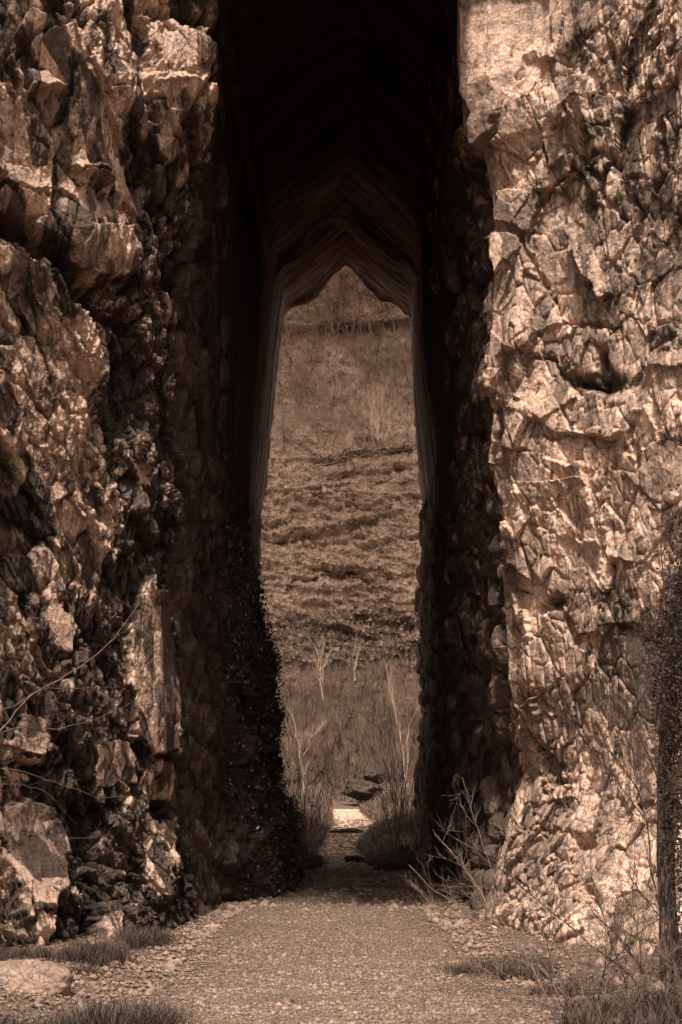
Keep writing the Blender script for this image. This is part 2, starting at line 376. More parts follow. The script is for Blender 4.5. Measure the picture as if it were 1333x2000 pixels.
# boulders, ledges and the great overhang
d += .6 * blobs(px, py, [(120, 470, 170, 75, .5), (330, 210, 75, 50, .30), (345, 105, 65, 40, .25), (330, 300, 30, 30, .12), (60, 120, 90, 80, .12), (185, 350, 45, 25, .22), (250, 480, 60, 60, .15),
                    (60, 700, 120, 120, -.08), (300, 960, 60, 80, .12), (295, 1330, 50, 170, .15), (60, 1470, 60, 30, .2), (60, 1660, 70, 140, .2), (225, 1500, 45, 50, .15), (310, 1690, 60, 90, .10)])
PL = [([(28, 60), (52, 30), (85, 45), (130, 85), (136, 150), (128, 180), (95, 160), (60, 120)], .22, .10, -.30, .05),
      ([(45, 140), (90, 150), (132, 185), (50, 190)], .28, -.05, .55, .10),
      ([(120, 195), (150, 190), (190, 240), (178, 320), (150, 300), (122, 250)], .10, -.1, -.12, .1),
      ([(213, 178), (238, 175), (262, 205), (262, 225), (240, 243), (222, 222)], .2, .3, -.35, .03),
      ([(125, 322), (205, 325), (222, 352), (200, 345), (140, 338)], .34, .1, 1.3, .05),
      ([(140, 338), (200, 345), (222, 352), (210, 395), (188, 372), (160, 352)], .30, .1, -.9, .08),
      ([(150, 360), (185, 375), (206, 430), (170, 440), (140, 420)], .14, .1, .25, .1),
      ([(290, 70), (370, 60), (412, 100), (412, 130), (370, 140), (300, 140)], .24, .12, .10, .15),
      ([(298, 150), (350, 150), (405, 175), (408, 215), (350, 236), (315, 215)], .30, .2, -.25, .06),
      ([(285, 168), (320, 150), (388, 152), (400, 172), (330, 178)], .30, .1, .9, .08),
      ([(298, 268), (345, 275), (355, 310), (330, 325), (302, 300)], .16, .2, .1, .1),
      ([(150, 100), (190, 170), (240, 330), (300, 430), (290, 450), (210, 360), (160, 230)], .02, -.12, .10, .25),
      ([(0, 330), (60, 350), (90, 380), (60, 395), (0, 370)], .3, .1, .3, .2),
      ([(0, 375), (80, 400), (100, 450), (40, 445), (0, 420)], .22, .1, -.6, .2),
      ([(120, 450), (250, 450), (262, 545), (180, 550), (130, 510)], .28, .1, -.15, .25),
      ([(310, 560), (345, 590), (345, 640), (320, 620)], .1, .1, 0, .1),
      ([(95, 950), (120, 935), (135, 970), (110, 985)], .1, 0, .3, .05),
      ([(250, 910), (275, 912), (280, 960), (258, 950)], .14, 0, .2, .05),
      ([(85, 1170), (115, 1165), (150, 1230), (140, 1280), (100, 1265)], .12, .05, .12, .06),
      ([(50, 1195), (65, 1195), (90, 1300), (80, 1310)], .05, .05, .1, .05),
      ([(270, 1160), (325, 1150), (332, 1220), (345, 1380), (338, 1460), (300, 1480), (255, 1440), (242, 1240)], .20, -.02, .02, .07),
      ([(180, 1450), (255, 1445), (265, 1530), (185, 1545)], .12, .02, .04, .10),
      ([(30, 1395), (90, 1400), (92, 1470), (35, 1465)], .14, .02, .1, .10),
      ([(30, 1470), (90, 1478), (80, 1500), (35, 1495)], .16, .02, -1.0, .05),
      ([(5, 1580), (50, 1555), (110, 1570), (130, 1640), (135, 1740), (90, 1780), (40, 1760), (10, 1680)], .22, .02, .03, .07),
      ([(30, 1750), (60, 1720), (52, 1800), (38, 1795)], .32, .1, .1, .02),
      ([(60, 1790), (110, 1780), (100, 1870), (70, 1860)], .16, 0, .05, .25),
      ([(195, 1760), (240, 1755), (245, 1850), (198, 1850)], .12, 0, .04, .15),
      ([(265, 1500), (335, 1480), (330, 1570), (280, 1570)], .12, .1, -.1, .15),
      ([(270, 1600), (340, 1600), (350, 1760), (290, 1740)], .06, .2, -.1, .3)]
d = plates(px, py, d, P, [(a, b * .8, c * .6, e * .6, f) for a, b, c, e, f in PL])
CR = [([(-40, 425), (40, 450), (100, 510), (150, 560), (200, 600), (245, 640)], .55, 17), ([(150, 575), (235, 575), (262, 560)], .35, 14), ([(0, 150), (20, 190), (60, 220)], .25, 9), ([(255, 0), (270, 60), (275, 150), (300, 230)], .28, 10), ([(300, 20), (400, 40), (420, 75)], .3, 10),
      ([(245, 230), (275, 330), (310, 440), (320, 520), (335, 560)], .3, 10), ([(410, 140), (350, 240), (375, 260)], .2, 6), ([(150, 720), (190, 800), (170, 900), (200, 1010)], .3, 14), ([(240, 700), (235, 800), (220, 860)], .3, 12),
      ([(50, 1160), (60, 1250), (95, 1330)], .3, 8), ([(245, 1200), (235, 1300), (245, 1420), (268, 1480)], .2, 5), ([(20, 1490), (90, 1505), (130, 1500)], .3, 9), ([(110, 1850), (165, 1850)], .6, 20), ([(135, 1560), (165, 1650), (175, 1760), (190, 1850)], .3, 15), ([(0, 1700), (20, 1800), (60, 1900)], .3, 18),
      ([(295, 1590), (300, 1480), (340, 1480)], .15, 6), ([(320, 1500), (300, 1585)], .1, 5), ([(0, 130), (150, 25), (180, 0)], .1, 4)]
d = cracks(px, py, d, P, CR)
tone = np.clip(.5 + (h1 - .5) * .4 + (h2 - .5) * .6 + (h3 - .5) * .5, 0, 1)
dirt_shade = np.clip(rubble * .6 + .9 * sstep(.1, .35, hole) + .85 * ins + .25 * fbm(P, 1.3, 3, 80), 0, 1)  # shade painted in inside the passage; rubble and hollows darker, blots random
lin = plates(px, py, np.zeros(len(P)), P, [(p[0], 1, 0, 0, 0) for p in PL])
dirt_shade = dirt_shade * (1 - .8 * lin)
if Nn[nv * 150, 0] < 0: Nn = -Nn
D = Nn * .55 + np.array([0, -.85, 0]) * (1 - ins[:, None]); D /= np.linalg.norm(D, axis=1)[:, None]
V = P + D * (d * (1 + .25 * (1 - ins)))[:, None]
o = mesh('rock_cliff', V, gridf(nu, nv), M_left, attrs={'tone': tone, 'dirt_shade': dirt_shade})
tag(o, 'brown fractured rock cliff with boulders and dark crevices left of the passage', 'cliff', kind='structure')

# ------------------------------------------------------------------ right cliff
eyR = [-200, 0, 170, 198, 215, 290, 300, 350, 420, 600, 740, 790, 900, 1000, 1080, 1200, 1330, 1400, 1500, 1600, 1700, 1800, 1900]
exR = [888, 890, 893, 908, 910, 922, 940, 950, 962, 958, 946, 962, 944, 966, 972, 980, 985, 1000, 1020, 990, 960, 935, 930]
eR = edge_of(zz, eyR, exR)
sR = np.concatenate([np.linspace(0, 1, 330), np.linspace(1.02, 1.9, 25)])
jR = np.linspace(1, 0, 110)[:-1]
cols = []
for j in jR:
    tgt = np.interp(HY - (zz - CAMZ) / YM * F, [0, 150, 480, 1800], [834, 836, 877, 877])
    px = eR + (tgt - eR) * j; Y = YM + 8.5 * j + 0 * zz
    cols.append(np.stack([(px - CX) / F * Y, Y, zz], 1))
for s in sR:
    px = eR + (1375 - eR) * s
    Y = np.interp(s, [0, .06, .12, .5, 1, 1.9], [YM, 24.4, 23.9, 21.6, 19.0, 13.0]) + .12 * zz * min(s * 3, 1.) - 2.0 * sstep(1.7, -.3, zz) * min(s * 3, 1.)
    cols.append(np.stack([(px - CX) / F * Y, Y, zz], 1))
P = np.concatenate(cols); nu = len(cols)
Nn = surf(P, nu, nv); px, py = proj(P)
sp = np.repeat(np.concatenate([-jR, sR]), nv)
ins = sstep(.0, -.08, sp)
wp = P + .06 * np.stack([vnoise(P * 1.8, 101), vnoise(P * 1.8, 102), vnoise(P * 1.8, 103)], 1)
rB = rotm('y', 28)
b1, e1, h1 = facet(wp, 1.15, (1, 1.3, 1.7), rB, .16, .40, k=110)
b2, e2, h2 = facet(wp, .48, (1, 1.3, 1.5), rB, .07, .22, k=120)
b3, e3, h3 = facet(wp, .21, (1, 1.2, 1.6), rotm('y', 20), .035, .10, .0, k=130)
b4, e4, h4 = facet(P, .08, (1, 1.2, .8), rB, .010, .032, .01, k=140)
low = sstep(1250, 1450, py) * sstep(1160, 1070, px)
edge = sstep(1000, 900, px - np.clip(py - 1100, 0, 999) * .12)
slab = sstep(1110, 1050, px + (py - 120) * .9) * sstep(330, 250, py)
rug = sstep(1080, 1180, px - (py - 400) * .1) * sstep(700, 500, py)
wq = P + .03 * np.stack([vnoise(P * 3.1, 104), vnoise(P * 3.1, 105), vnoise(P * 3.1, 106)], 1)
rgh = np.maximum(.18 + .82 * sstep(.42, .72, .5 * h1 + .5 * h2), .5 * low)
d = (b1 * .42 + b2 * .30 + b2 * .3 * low + b3 * (.26 * low + .15 * rug + .18 * rgh) + b4 * rgh * (.15 + .2 * low + .2 * rug) + .10 * crumple(wq, 1.2, 140, 2, .55, (1, 1.2, 1.3)) + .036 * rgh * crumple(wq, .26, 146, 5, .58, (1, 1.2, 1.3))) * (1 - .88 * slab)
d -= (.035 * np.exp(-(e2 / .05) ** 2) + (.02 + .07 * low) * np.exp(-(e3 / .12) ** 2)) * (1 - .8 * slab)
d += .006 * fbm(wp, .35, 5, 170, ridge=True) * (1 - .8 * slab) + .004 * fbm(P, .09, 3, 175, ridge=True) * (1 - slab)
bj, ej, hj = facet(P, .42, (1, 1.6, 1.5), None, .09, .16, .16, k=190)
di = bj - .10 * np.exp(-(ej / .12) ** 2) + b3 * .3 + .03 * crumple(P, .3, 195, 4)
d = d * (.25 + .75 * sstep(0, .12, sp)) - .10 * sstep(.12, 0, sp)
d = d * (1 - ins) + di * ins * (1 - .5 * sstep(200, 100, py))
d += .5 * blobs(px, py, [(1125, 240, 60, 70, .22), (1010, 250, 40, 50, .10), (1030, 1130, 40, 80, -.1), (1180, 750, 60, 18, -.25), (1100, 940, 90, 70, .15), (1250, 820, 90, 90, .12), (1050, 1440, 30, 50, .15), (1240, 1470, 60, 90, .1), (1290, 1250, 60, 50, -.3)])
PR = [([(893, -60), (1085, -60), (1075, 80), (1050, 130), (985, 190), (960, 250), (915, 295), (912, 210), (893, 190)], -.08, .0, .16, .06),
      ([(1045, 95), (1075, 75), (1088, 80), (1085, 120), (1060, 125)], .12, -.1, .6, .05),
      ([(1018, 105), (1045, 95), (1058, 120), (1020, 160), (1005, 150)], .06, .5, -.35, .05),
      ([(1020, 120), (1075, 120), (1040, 200), (1030, 170)], .05, .2, .2, .05),
      ([(975, 205), (1035, 190), (1040, 300), (990, 320), (972, 260)], .06, .15, -.22, .08),
      ([(1100, 150), (1165, 140), (1180, 175), (1120, 200), (1090, 240), (1075, 225)], .20, -.5, .15, .08),
      ([(1100, 240), (1150, 200), (1170, 270), (1150, 305), (1110, 310)], .22, .3, -.45, .08),
      ([(1060, 240), (1098, 245), (1110, 310), (1080, 340), (1058, 280)], .18, -.35, .3, .1),
      ([(965, 365), (1045, 360), (1060, 410), (1030, 460), (965, 430)], .04, .05, .02, .12),
      ([(950, 460), (1010, 440), (1030, 470), (965, 545)], .08, -.3, .1, .1),
      ([(1040, 460), (1120, 440), (1160, 600), (1110, 640), (1060, 560)], .00, .2, -.2, .2),
      ([(1100, 420), (1140, 440), (1195, 570), (1170, 590), (1120, 510)], .14, -.5, .3, .06),
      ([(960, 700), (1080, 680), (1140, 780), (1060, 830), (970, 790)], .05, 0, .18, .25),
      ([(1120, 790), (1150, 765), (1178, 770), (1178, 830), (1120, 850)], .06, .2, -.2, .05),
      ([(1215, 810), (1270, 790), (1290, 860), (1240, 900), (1210, 870)], .10, .15, -.2, .08),
      ([(1250, 880), (1300, 850), (1340, 870), (1340, 970), (1240, 960)], .06, -.1, -.1, .1),
      ([(980, 880), (1060, 875), (1085, 900), (1075, 980), (990, 960)], .08, .2, .05, .25),
      ([(1075, 895), (1150, 910), (1165, 1010), (1140, 1040), (1090, 1000)], .16, .25, -.25, .12),
      ([(1090, 1050), (1170, 1050), (1175, 1120), (1110, 1110)], -.02, .2, -.3, .15),
      ([(1175, 1040), (1215, 1035), (1240, 1100), (1190, 1100)], .12, -.1, .5, .05),
      ([(980, 1010), (1000, 1030), (1080, 1180), (1060, 1185), (985, 1090)], .06, -.6, -.1, .05),
      ([(990, 1150), (1010, 1160), (1030, 1240), (1020, 1260), (995, 1210)], .05, .6, -.2, .05),
      ([(1110, 1050), (1180, 1150), (1185, 1240), (1120, 1240), (1080, 1150)], .06, .1, .05, .25),
      ([(1015, 1380), (1050, 1360), (1045, 1440), (1010, 1430)], .2, .1, -.3, .05),
      ([(1205, 1430), (1275, 1420), (1280, 1560), (1220, 1590)], .10, .05, .05, .2),
      ([(1080, 1530), (1190, 1550), (1160, 1640), (1080, 1610)], .08, 0, .1, .3),
      ([(1150, 1860), (1210, 1830), (1200, 1900), (1140, 1930)], .15, 0, .4, .15),
      ([(920, 700), (950, 690), (955, 780), (935, 800), (915, 760)], .15, .1, .1, .1)]
d = plates(px, py, d, P, [(a, b * .45, c * .5, e * .6, f + .22) for a, b, c, e, f in PR], 500)
CRR = [([(1130, 740), (1180, 755), (1180, 690)], .3, 7), ([(1060, 690), (1110, 740), (1140, 770)], .12, 4), ([(1180, 300), (1180, 900)], .05, 2.5), ([(1140, 310), (1190, 400), (1215, 420)], .10, 5), ([(1190, 1020), (1205, 1150), (1215, 1210)], .12, 3), ([(1060, 1185), (1090, 1180)], .3, 10), ([(960, 770), (975, 830), (945, 930), (965, 990), (978, 1090)], .2, 7),
       ([(1110, 600), (1120, 860)], .04, 2.5), ([(1240, 830), (1250, 960)], .10, 4), ([(1190, 90), (1210, 200), (1190, 300), (1240, 400), (1235, 520)], .12, 6), ([(1290, 240), (1300, 330), (1270, 360)], .15, 6), ([(1000, 440), (1100, 620), (1190, 640)], .10, 4),
       ([(1030, 1430), (1080, 1520), (1110, 1530)], .2, 8), ([(1130, 1650), (1150, 1640)], .25, 9), ([(1150, 1740), (1180, 1770)], .2, 9), ([(1000, 640), (1030, 720), (1060, 690)], .06, 3), ([(950, 285), (1040, 320), (1050, 370)], .06, 3), ([(1030, 470), (1060, 380), (1150, 330)], .12, 4)]
d = cracks(px, py, d, P, CRR, 600)
tone = np.clip(.5 + (h1 - .5) * .4 + (h2 - .5) * .5 + (h3 - .5) * .3, 0, 1)
dirt_shade = np.clip(.55 * rug * (fbm(wp, .5, 4, 180) + .5) + .55 * ins + .35 * low * (h3) + .5 * edge * sstep(300, 400, py) * 0 + .25 * fbm(P, 1.1, 3, 185) + blobs(px, py, [(1180, 745, 60, 20, .8), (1270, 1300, 90, 110, .7), (1200, 1200, 60, 80, .3)]), 0, 1)  # shade painted in inside the passage and in hollows, plus random stain
sgn = 1 if Nn[nv * 250, 1] < 0 else -1
D = sgn * Nn * .55 + np.array([0, -.85, 0]) * (1 - ins[:, None]); D /= np.linalg.norm(D, axis=1)[:, None]
V = P + D * (d * (1 + .25 * (1 - ins)))[:, None]
o = mesh('rock_cliff', V, gridf(nu, nv), M_right, attrs={'tone': tone, 'dirt_shade': dirt_shade})
tag(o, 'pale bright marble rock cliff right of the passage behind bare branches', 'cliff', kind='structure')

# ------------------------------------------------------------------ the passage: sawn walls and pitched ceiling swept from mouth to far end
Y0, Y1 = 24.2, 45.6
Ys = np.concatenate([np.linspace(Y0, 34, 120), np.linspace(34.03, Y1, 520)])
farL = ([450, 560, 640, 800, 1000, 1170, 1250, 1720], [560, 557, 553, 534, 511, 503, 500, 500])
farR = ([450, 600, 640, 800, 880, 960, 1000, 1010, 1200, 1420, 1500, 1640, 1720], [800, 803, 806, 809, 814, 824, 830, 822, 820, 822, 812, 806, 806])
NW, NC = 330, 90
outl = [(555, 640), (557, 618), (572, 603), (600, 597), (622, 580), (638, 560), (655, 537), (676, 520), (690, 531), (720, 566), (745, 590), (765, 592), (782, 600), (800, 622), (806, 640)]
ol = np.array([W(a, b, Y1) for a, b in outl])
L = np.concatenate([[0], np.cumsum(np.hypot(np.diff(ol[:, 0]), np.diff(ol[:, 2])))]); t = np.linspace(0, L[-1], NC)
cxs, czs = np.interp(t, L, ol[:, 0]), np.interp(t, L, ol[:, 2])
# smoother, wider section at the mouth
nx = np.array([-1.70, -1.6, -1.0, -.4, .0, .11, .2, .6, 1.1, 1.45, 1.6]); nz = np.array([13.3, 13.9, 14.5, 14.95, 15.2, 15.3, 15.2, 14.9, 14.4, 13.9, 13.3])
L2 = np.concatenate([[0], np.cumsum(np.hypot(np.diff(nx), np.diff(nz)))]); t2 = np.linspace(0, L2[-1], NC)
nxs, nzs = np.interp(t2, L2, nx), np.interp(t2, L2, nz)
zt = czs[0]; zw = np.linspace(-.4, zt, NW)
pyf = HY - (zw - CAMZ) / Y1 * F
XLf = (np.interp(pyf, *farL) - CX) / F * Y1; XRf = (np.interp(pyf, *farR) - CX) / F * Y1
gl = np.array([W(a, b, Y1) for a, b in [(553, 640), (559, 604), (676, 500), (799, 607), (808, 640)]])
L3 = np.concatenate([[0], np.cumsum(np.hypot(np.diff(gl[:, 0]), np.diff(gl[:, 2])))]); t3 = np.linspace(0, L3[-1], NC)
gxs, gzs = np.interp(t3, L3, gl[:, 0]), np.interp(t3, L3, gl[:, 2])
rows = []
for Y in Ys:
    a = (Y - Y0) / (Y1 - Y0); a2 = a ** 1.4
    pL = np.interp(Y, [24, 28.4, 29.6], [-2.8, -2.0, -1.84]) - .04 * np.sin(zw); lx = (pL * (1 - a2) + XLf * a2)
    pR = np.interp(pyf, [500, 790, 960], [1.58, 1.60, 2.0]) + np.interp(pyf, [790, 900], [0, 1.]) * np.interp(Y, [24, 31, 32.8], [.8, .3, 0.]); rx = pR * (1 - a2) + XRf * a2
    a3 = float(np.clip((Y - 44.9) / .7, 0, 1)) ** 1.5
    cx = nxs * (1 - a2) + (gxs * (1 - a3) + cxs * a3) * a2; cz = nzs * (1 - a2) + (gzs * (1 - a3) + czs * a3) * a2
    wz = zw.copy()
    wzL = -.4 + (zw + .4) / (zt + .4) * (cz[0] + .4); wzR = -.4 + (zw + .4) / (zt + .4) * (cz[-1] + .4)
    cx[0], cx[-1] = lx[-1], rx[-1]
    rows.append(np.stack([np.concatenate([lx, cx[1:-1], rx[::-1]]), np.concatenate([np.full(NW + NC - 2, Y), np.maximum(Y, Y0 + 2.2 * sstep(770, 800, pyf))[::-1]]), np.concatenate([wzL, cz[1:-1], wzR[::-1]])], 1))
P = np.concatenate(rows); nu, nv = len(Ys), 2 * NW + NC - 2
Nn = surf(P, nu, nv)
if Nn[nv * 50 + 30, 0] < 0: Nn = -Nn
tp_ = np.minimum(1, np.minimum(np.arange(NC - 2), np.arange(NC - 2)[::-1]) / 14.)
mid = np.tile(np.concatenate([np.zeros(NW), tp_, np.zeros(NW)]), nu)
yy = P[:, 1]; arc = np.tile(np.linspace(0, 1, nv), nu)
q = np.stack([(yy + .10 * vnoise(P * .8, 209)) * 3.0, arc * (5 - 4.2 * mid), 0 * yy], 1)
arcm = arc
gro = plin(q, 1., 201) * .6 + plin(q * [2.3, 1.6, 1], 1., 202) * .4 + vnoise(q * [6, 1.6, 1], 203) * .22
yw = yy + .12 * vnoise(np.stack([arc * 9, yy * .4, 0 * yy], 1), 206) + .05 * vnoise(np.stack([arc * 60, yy, 0 * yy], 1), 207)
# the ceiling is cut in steps, one behind another
stepf = np.interp(yw, [24, 28, 28.05, 33, 33.05, 37.4, 37.5, 38.6, 41.0, 41.1, 42.0, 42.1, 43.2, 43.25, 45.6], [.9, .8, .55, .5, .3, .28, -.05, .05, .0, -.5, -.50, -.06, -.02, .10, .0])
fade = np.minimum(1, (Y1 - yy) / .8)
d = (gro * (.05 - .025 * mid) + mid * .12 * plin(np.stack([yy, arc * 3, 0 * yy], 1), .8, 204)) * (.35 + .65 * np.minimum(1, (Y1 - yy) / .3 + .3)) + .03 * fbm(P, .5, 3, 210) + mid * (-stepf * .6 * fade) 
d += (.2 + .8 * sstep(43.5, 45.6, yy)) * (.05 * plin(P * [1, 1, .5], .5, 232, rotm('x', 30)) + .03 * plin(P, .18, 233, rotm('z', 30)))
lowr = sstep(960, 1030, HY - (P[:, 2] - CAMZ) / yy * F)      # below, the walls are broken rock
b3, e3, h3 = facet(P, .34, (1, 1.6, 1.4), None, .09, .12, .04, k=230)
d += lowr * (b3 - .08 * np.exp(-(e3 / .12) ** 2))
V = P + Nn * d[:, None]
tone = sstep(36.5, 39.5, yy + .8 * vnoise(P * .7, 208))  # light from the far opening painted into the rock colour
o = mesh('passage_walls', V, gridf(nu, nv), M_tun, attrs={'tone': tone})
tag(o, 'dark sawn walls and pitched chevron ceiling of the tall passage', 'rock passage', kind='structure')
# the rock mass over and beside the passage
def slabmesh(name, fn, us, vs, m, label):
    uu, vv = np.meshgrid(us, vs, indexing='ij'); P = np.stack(fn(uu.ravel(), vv.ravel()), 1)
    d = fbm(P, 2., 5, 240, ridge=True) * .35; P = P + np.stack([d * .3, d * .5, d], 1)
    return tag(mesh(name, P, gridf(len(us), len(vs)), m, attrs={'tone': np.full(len(P), .5), 'dirt_shade': np.full(len(P), .3)}), label, 'rock', kind='structure')
def massif(u, v):
    # profile v: front bottom lip -> front top -> back top -> back bottom
    Yp = np.interp(v, [0, .5, 1, 2, 3], [25.2, 21.3, 25.0, 44, 46.3]); Zp = np.interp(v, [0, .5, 1, 2, 3], [13.6, 11.95, 19.0, 16.3, 15.6])  # forward lip is unseen, added to shade the passage floor
    Yp = Yp + (1 - sstep(1.75, 1.3, np.abs(u))) * np.maximum(0, 25.0 - Yp); Zp = Zp + (1 - sstep(1.75, 1.3, np.abs(u))) * np.maximum(0, 13.4 - Zp)
    return u, Yp, Zp
slabmesh('rock_massif', massif, np.linspace(-3.0, 3.2, 80), np.concatenate([np.linspace(0, 1, 60), np.linspace(1.03, 3, 120)]), M_left, 'rock mass bridging the two cliffs over the passage, with an added shading lip')
slabmesh('rock_massif', lambda u, v: (u, 46.2 + .0 * u + 0 * v, v), np.linspace(-16, -2.45, 60), np.linspace(-.5, 16, 80), M_left, 'far side of the left cliff beyond the passage')
slabmesh('rock_massif', lambda u, v: (u, 46.2 + .0 * u + 0 * v, v), np.linspace(2.25, 16, 60), np.linspace(-.5, 16, 80), M_right, 'far side of the right cliff beyond the passage')
slabmesh('rock_massif', lambda u, v: (u, v, np.interp(v, [22, 27, 46.2], [21, 20, 16.])), np.linspace(-16, -2.8, 40), np.linspace(22, 46.3, 60), M_left, 'top of the left cliff')
slabmesh('rock_massif', lambda u, v: (u, v, np.interp(v, [22, 27, 46.2], [21, 20, 16.])), np.linspace(3., 16, 40), np.linspace(22, 46.3, 60), M_right, 'top of the right cliff')

# ------------------------------------------------------------------ ground, gravel floor, hillside
def zg(X, Y):
    r = np.interp(Y, [-500, 44, 48, 52, 56, 60, 66, 400], [0, 0, .18, .5, .92, 1.25, 1.7, 1.7])
    pc, hw = pathc(Y)
    bank = sstep(0, 1.3, np.abs(X - pc) - hw) * np.interp(Y, [0, 12, 17, 24, 26, 43, 47, 60], [.25, .25, .12, .05, .05, .1, .45, .5])
    return r + bank
def pathc(Y):
    pc = np.interp(Y, [-500, 13, 18, 25, 42, 45, 50, 56, 60], [0, .2, -.1, -.15, -.05, -.25, -.09, .42, .15])
    hw = np.interp(Y, [-500, 13, 18, 25, 30, 42, 45, 50, 56, 60], [2.1, 2.0, 1.75, 1.6, 1.5, 1.35, .9, .5, .6, .45])
    return pc, hw
def gnoise(X, Y): 
    P = np.stack([X, Y, 0 * X], 1); return .035 * fbm(P, .9, 4, 301) + .012 * fbm(P, .12, 2, 305)
def sheet(xs, ys, dz):
    uu, vv = np.meshgrid(xs, ys, indexing='ij'); X, Y = uu.ravel(), vv.ravel()
    return np.stack([X, Y, zg(X, Y) + gnoise(X, Y) + dz], 1)
xs = np.concatenate([np.linspace(-300, -6, 24), np.linspace(-5.8, 5.8, 240), np.linspace(6, 300, 24)])
ys = np.concatenate([np.linspace(-300, 6, 30), np.geomspace(6.3, 64, 420)])
tag(mesh('ground', sheet(xs, ys, 0), gridf(len(xs), len(ys)), M_soil, smooth=True), 'dark soil ground beside the gravel', 'ground', kind='structure')
ys = np.geomspace(6, 61, 620); sv = np.linspace(-1, 1, 130); G = []
for Y in ys:
    pc, hw = pathc(Y); e = fbm(np.stack([np.full(2, Y * 1.3), [0, 9], [0, 0]], 1), .9, 3, 310) * .35 * min(1, hw)
    X = pc + np.where(sv < 0, sv * (hw + .12 + e[0]), sv * (hw + .12 + e[1]))
    Yv = np.full(len(X), Y); z = zg(X, Yv) + gnoise(X, Yv) + .02 - .05 * np.abs(sv) ** 6 + np.interp(Y, [53.6, 53.75, 54.1], [0, .0, .0])
    G.append(np.stack([X, Yv, z], 1))
P = np.concatenate(G)
tag(mesh('path', P, gridf(len(ys), len(sv)), M_path, smooth=True, attrs={'painted_sun': sstep(42, 52, P[:, 1] + 3 * vnoise(P * 1.5, 311))}), 'pale gravel path running through the passage', 'path', kind='structure')  # far stretch painted paler to stand for sunlight

# hillside beyond: a steep slope of scree, ledges and dry grass
hy = [1600, 1560, 1520, 1420, 1310, 1250, 1190, 1060, 880, 850, 650, 615, 500, 300, 100]
hY = [58, 61.5, 64, 67.5, 70, 70.6, 73.5, 78, 84, 86, 92, 92.3, 96.5, 106, 118]
vs = np.concatenate([np.linspace(1600, 480, 760), np.linspace(478, 100, 60)]); us = np.concatenate([np.linspace(-700, 450, 40), np.linspace(452, 870, 420), np.linspace(872, 2000, 40)])
YY = np.interp(vs, hy, hY); YY = smooth1(YY, 9)
uu, vv = np.meshgrid(us, np.arange(len(vs)), indexing='ij'); uu = uu.ravel(); vi = vv.ravel().astype(int)
Y = YY[vi] + .6 * np.sin(uu / 90.) ; pv = vs[vi]
P = np.stack([(uu - CX) / F * Y, Y, CAMZ - (pv - HY) / F * Y], 1)
Nn = surf(P, len(us), len(vs))
if Nn[len(vs) * 200 + 300, 1] > 0: Nn = -Nn
tl = P @ rotm('y', -12).T
st = tl * [.35, .35, 2.6]
stra = fbm(st, 1.1, 5, 320, ridge=True)
rocky = sstep(870, 960, pv) * sstep(1330, 1230, pv)
gr = 1 - rocky
h = fbm(P, 3.0, 4, 330) * .5 + fbm(P, .8, 4, 335, ridge=True) * .16 + stra * (.45 * rocky + .08)
b3, e3, h3 = facet(P, .42, (1.2, 1.2, .8), None, .1, .14, k=340)
h += b3 * (.35 + .8 * rocky)
HB = [([(515, 1058), (600, 1050), (660, 1035), (735, 1020)], .5, 9), ([(640, 1118), (690, 1125), (730, 1138)], .6, 8), ([(515, 1032), (560, 1020)], .4, 6), ([(740, 1128), (800, 1128)], .4, 5), ([(580, 1132), (630, 1132)], .4, 4), ([(700, 1205), (760, 1205), (815, 1220)], .5, 8), ([(520, 1250), (560, 1220), (620, 1230)], .4, 14), ([(620, 905), (640, 900), (720, 885), (800, 878)], .35, 4), ([(590, 870), (625, 905)], .3, 4),
      ([(630, 640), (720, 645), (735, 655)], .5, 9), ([(740, 640), (800, 635)], .35, 7), ([(560, 645), (590, 650)], .3, 6), ([(700, 862), (740, 868)], .5, 10), ([(640, 990), (760, 1000)], .2, 7)]
h = cracks(uu, pv, h, P, HB, 650)
h = h * 1.6 + (.22 * crumple(P, .9, 370, 4, .6) + .10 * plin(P, .35, 380)) * (.5 + .7 * rocky)
rl = np.random.default_rng(17)
HL = [(*l[0][0], *l[0][-1], .5, 10) for l in []]
for i in range(70):
    y0 = rl.uniform(900, 1310); x0 = rl.uniform(490, 800); ln = rl.uniform(30, 170); sl_ = rl.uniform(-.22, -.02) if y0 < 1110 else rl.uniform(-.1, .12) if y0 < 1190 else rl.uniform(.0, .35)
    HL.append((x0, y0, x0 + ln, y0 + sl_ * ln, rl.uniform(.15, .5), rl.uniform(4, 9)))
wl = vnoise(P * .8, 390) * 5 + vnoise(P * 3, 391) * 2.5
for (x0, y0, x1, y1, dp, wd) in HL + [(515, 1058, 740, 1018, .9, 10), (515, 1030, 570, 1018, .6, 7), (630, 1118, 690, 1122, .9, 9), (690, 1124, 735, 1140, .8, 8), (745, 1128, 805, 1128, .6, 6), (560, 1132, 630, 1133, .6, 5), (690, 1205, 820, 1222, .8, 10), (620, 905, 810, 876, .6, 6), (560, 648, 800, 632, .7, 10)]:
    fx = sstep(x0, x0 + 15, uu) * sstep(x1, x1 - 15, uu); t_ = pv + wl - (y0 + (uu - x0) * (y1 - y0) / (x1 - x0))
    h = h + fx * dp * (.9 * np.exp(-((t_ + wd) / wd) ** 2) - 1.1 * np.exp(-((t_ - wd * .6) / (wd * .7)) ** 2))
V = P + Nn * h[:, None]
blot = fbm(P, 2.2, 4, 350)
dirt_shade = np.clip(sstep(1180, 1210, pv) * sstep(1330, 1300, pv) * .8 + .35 * sstep(.12, .4, blot) * (1 - .5 * rocky) + blobs(uu, pv, [(690, 645, 60, 18, .9), (790, 632, 40, 12, .8), (735, 865, 30, 10, .9), (560, 985, 30, 10, .5)]), 0, 1)  # darker in one band, in random blots and in patches along the ledges
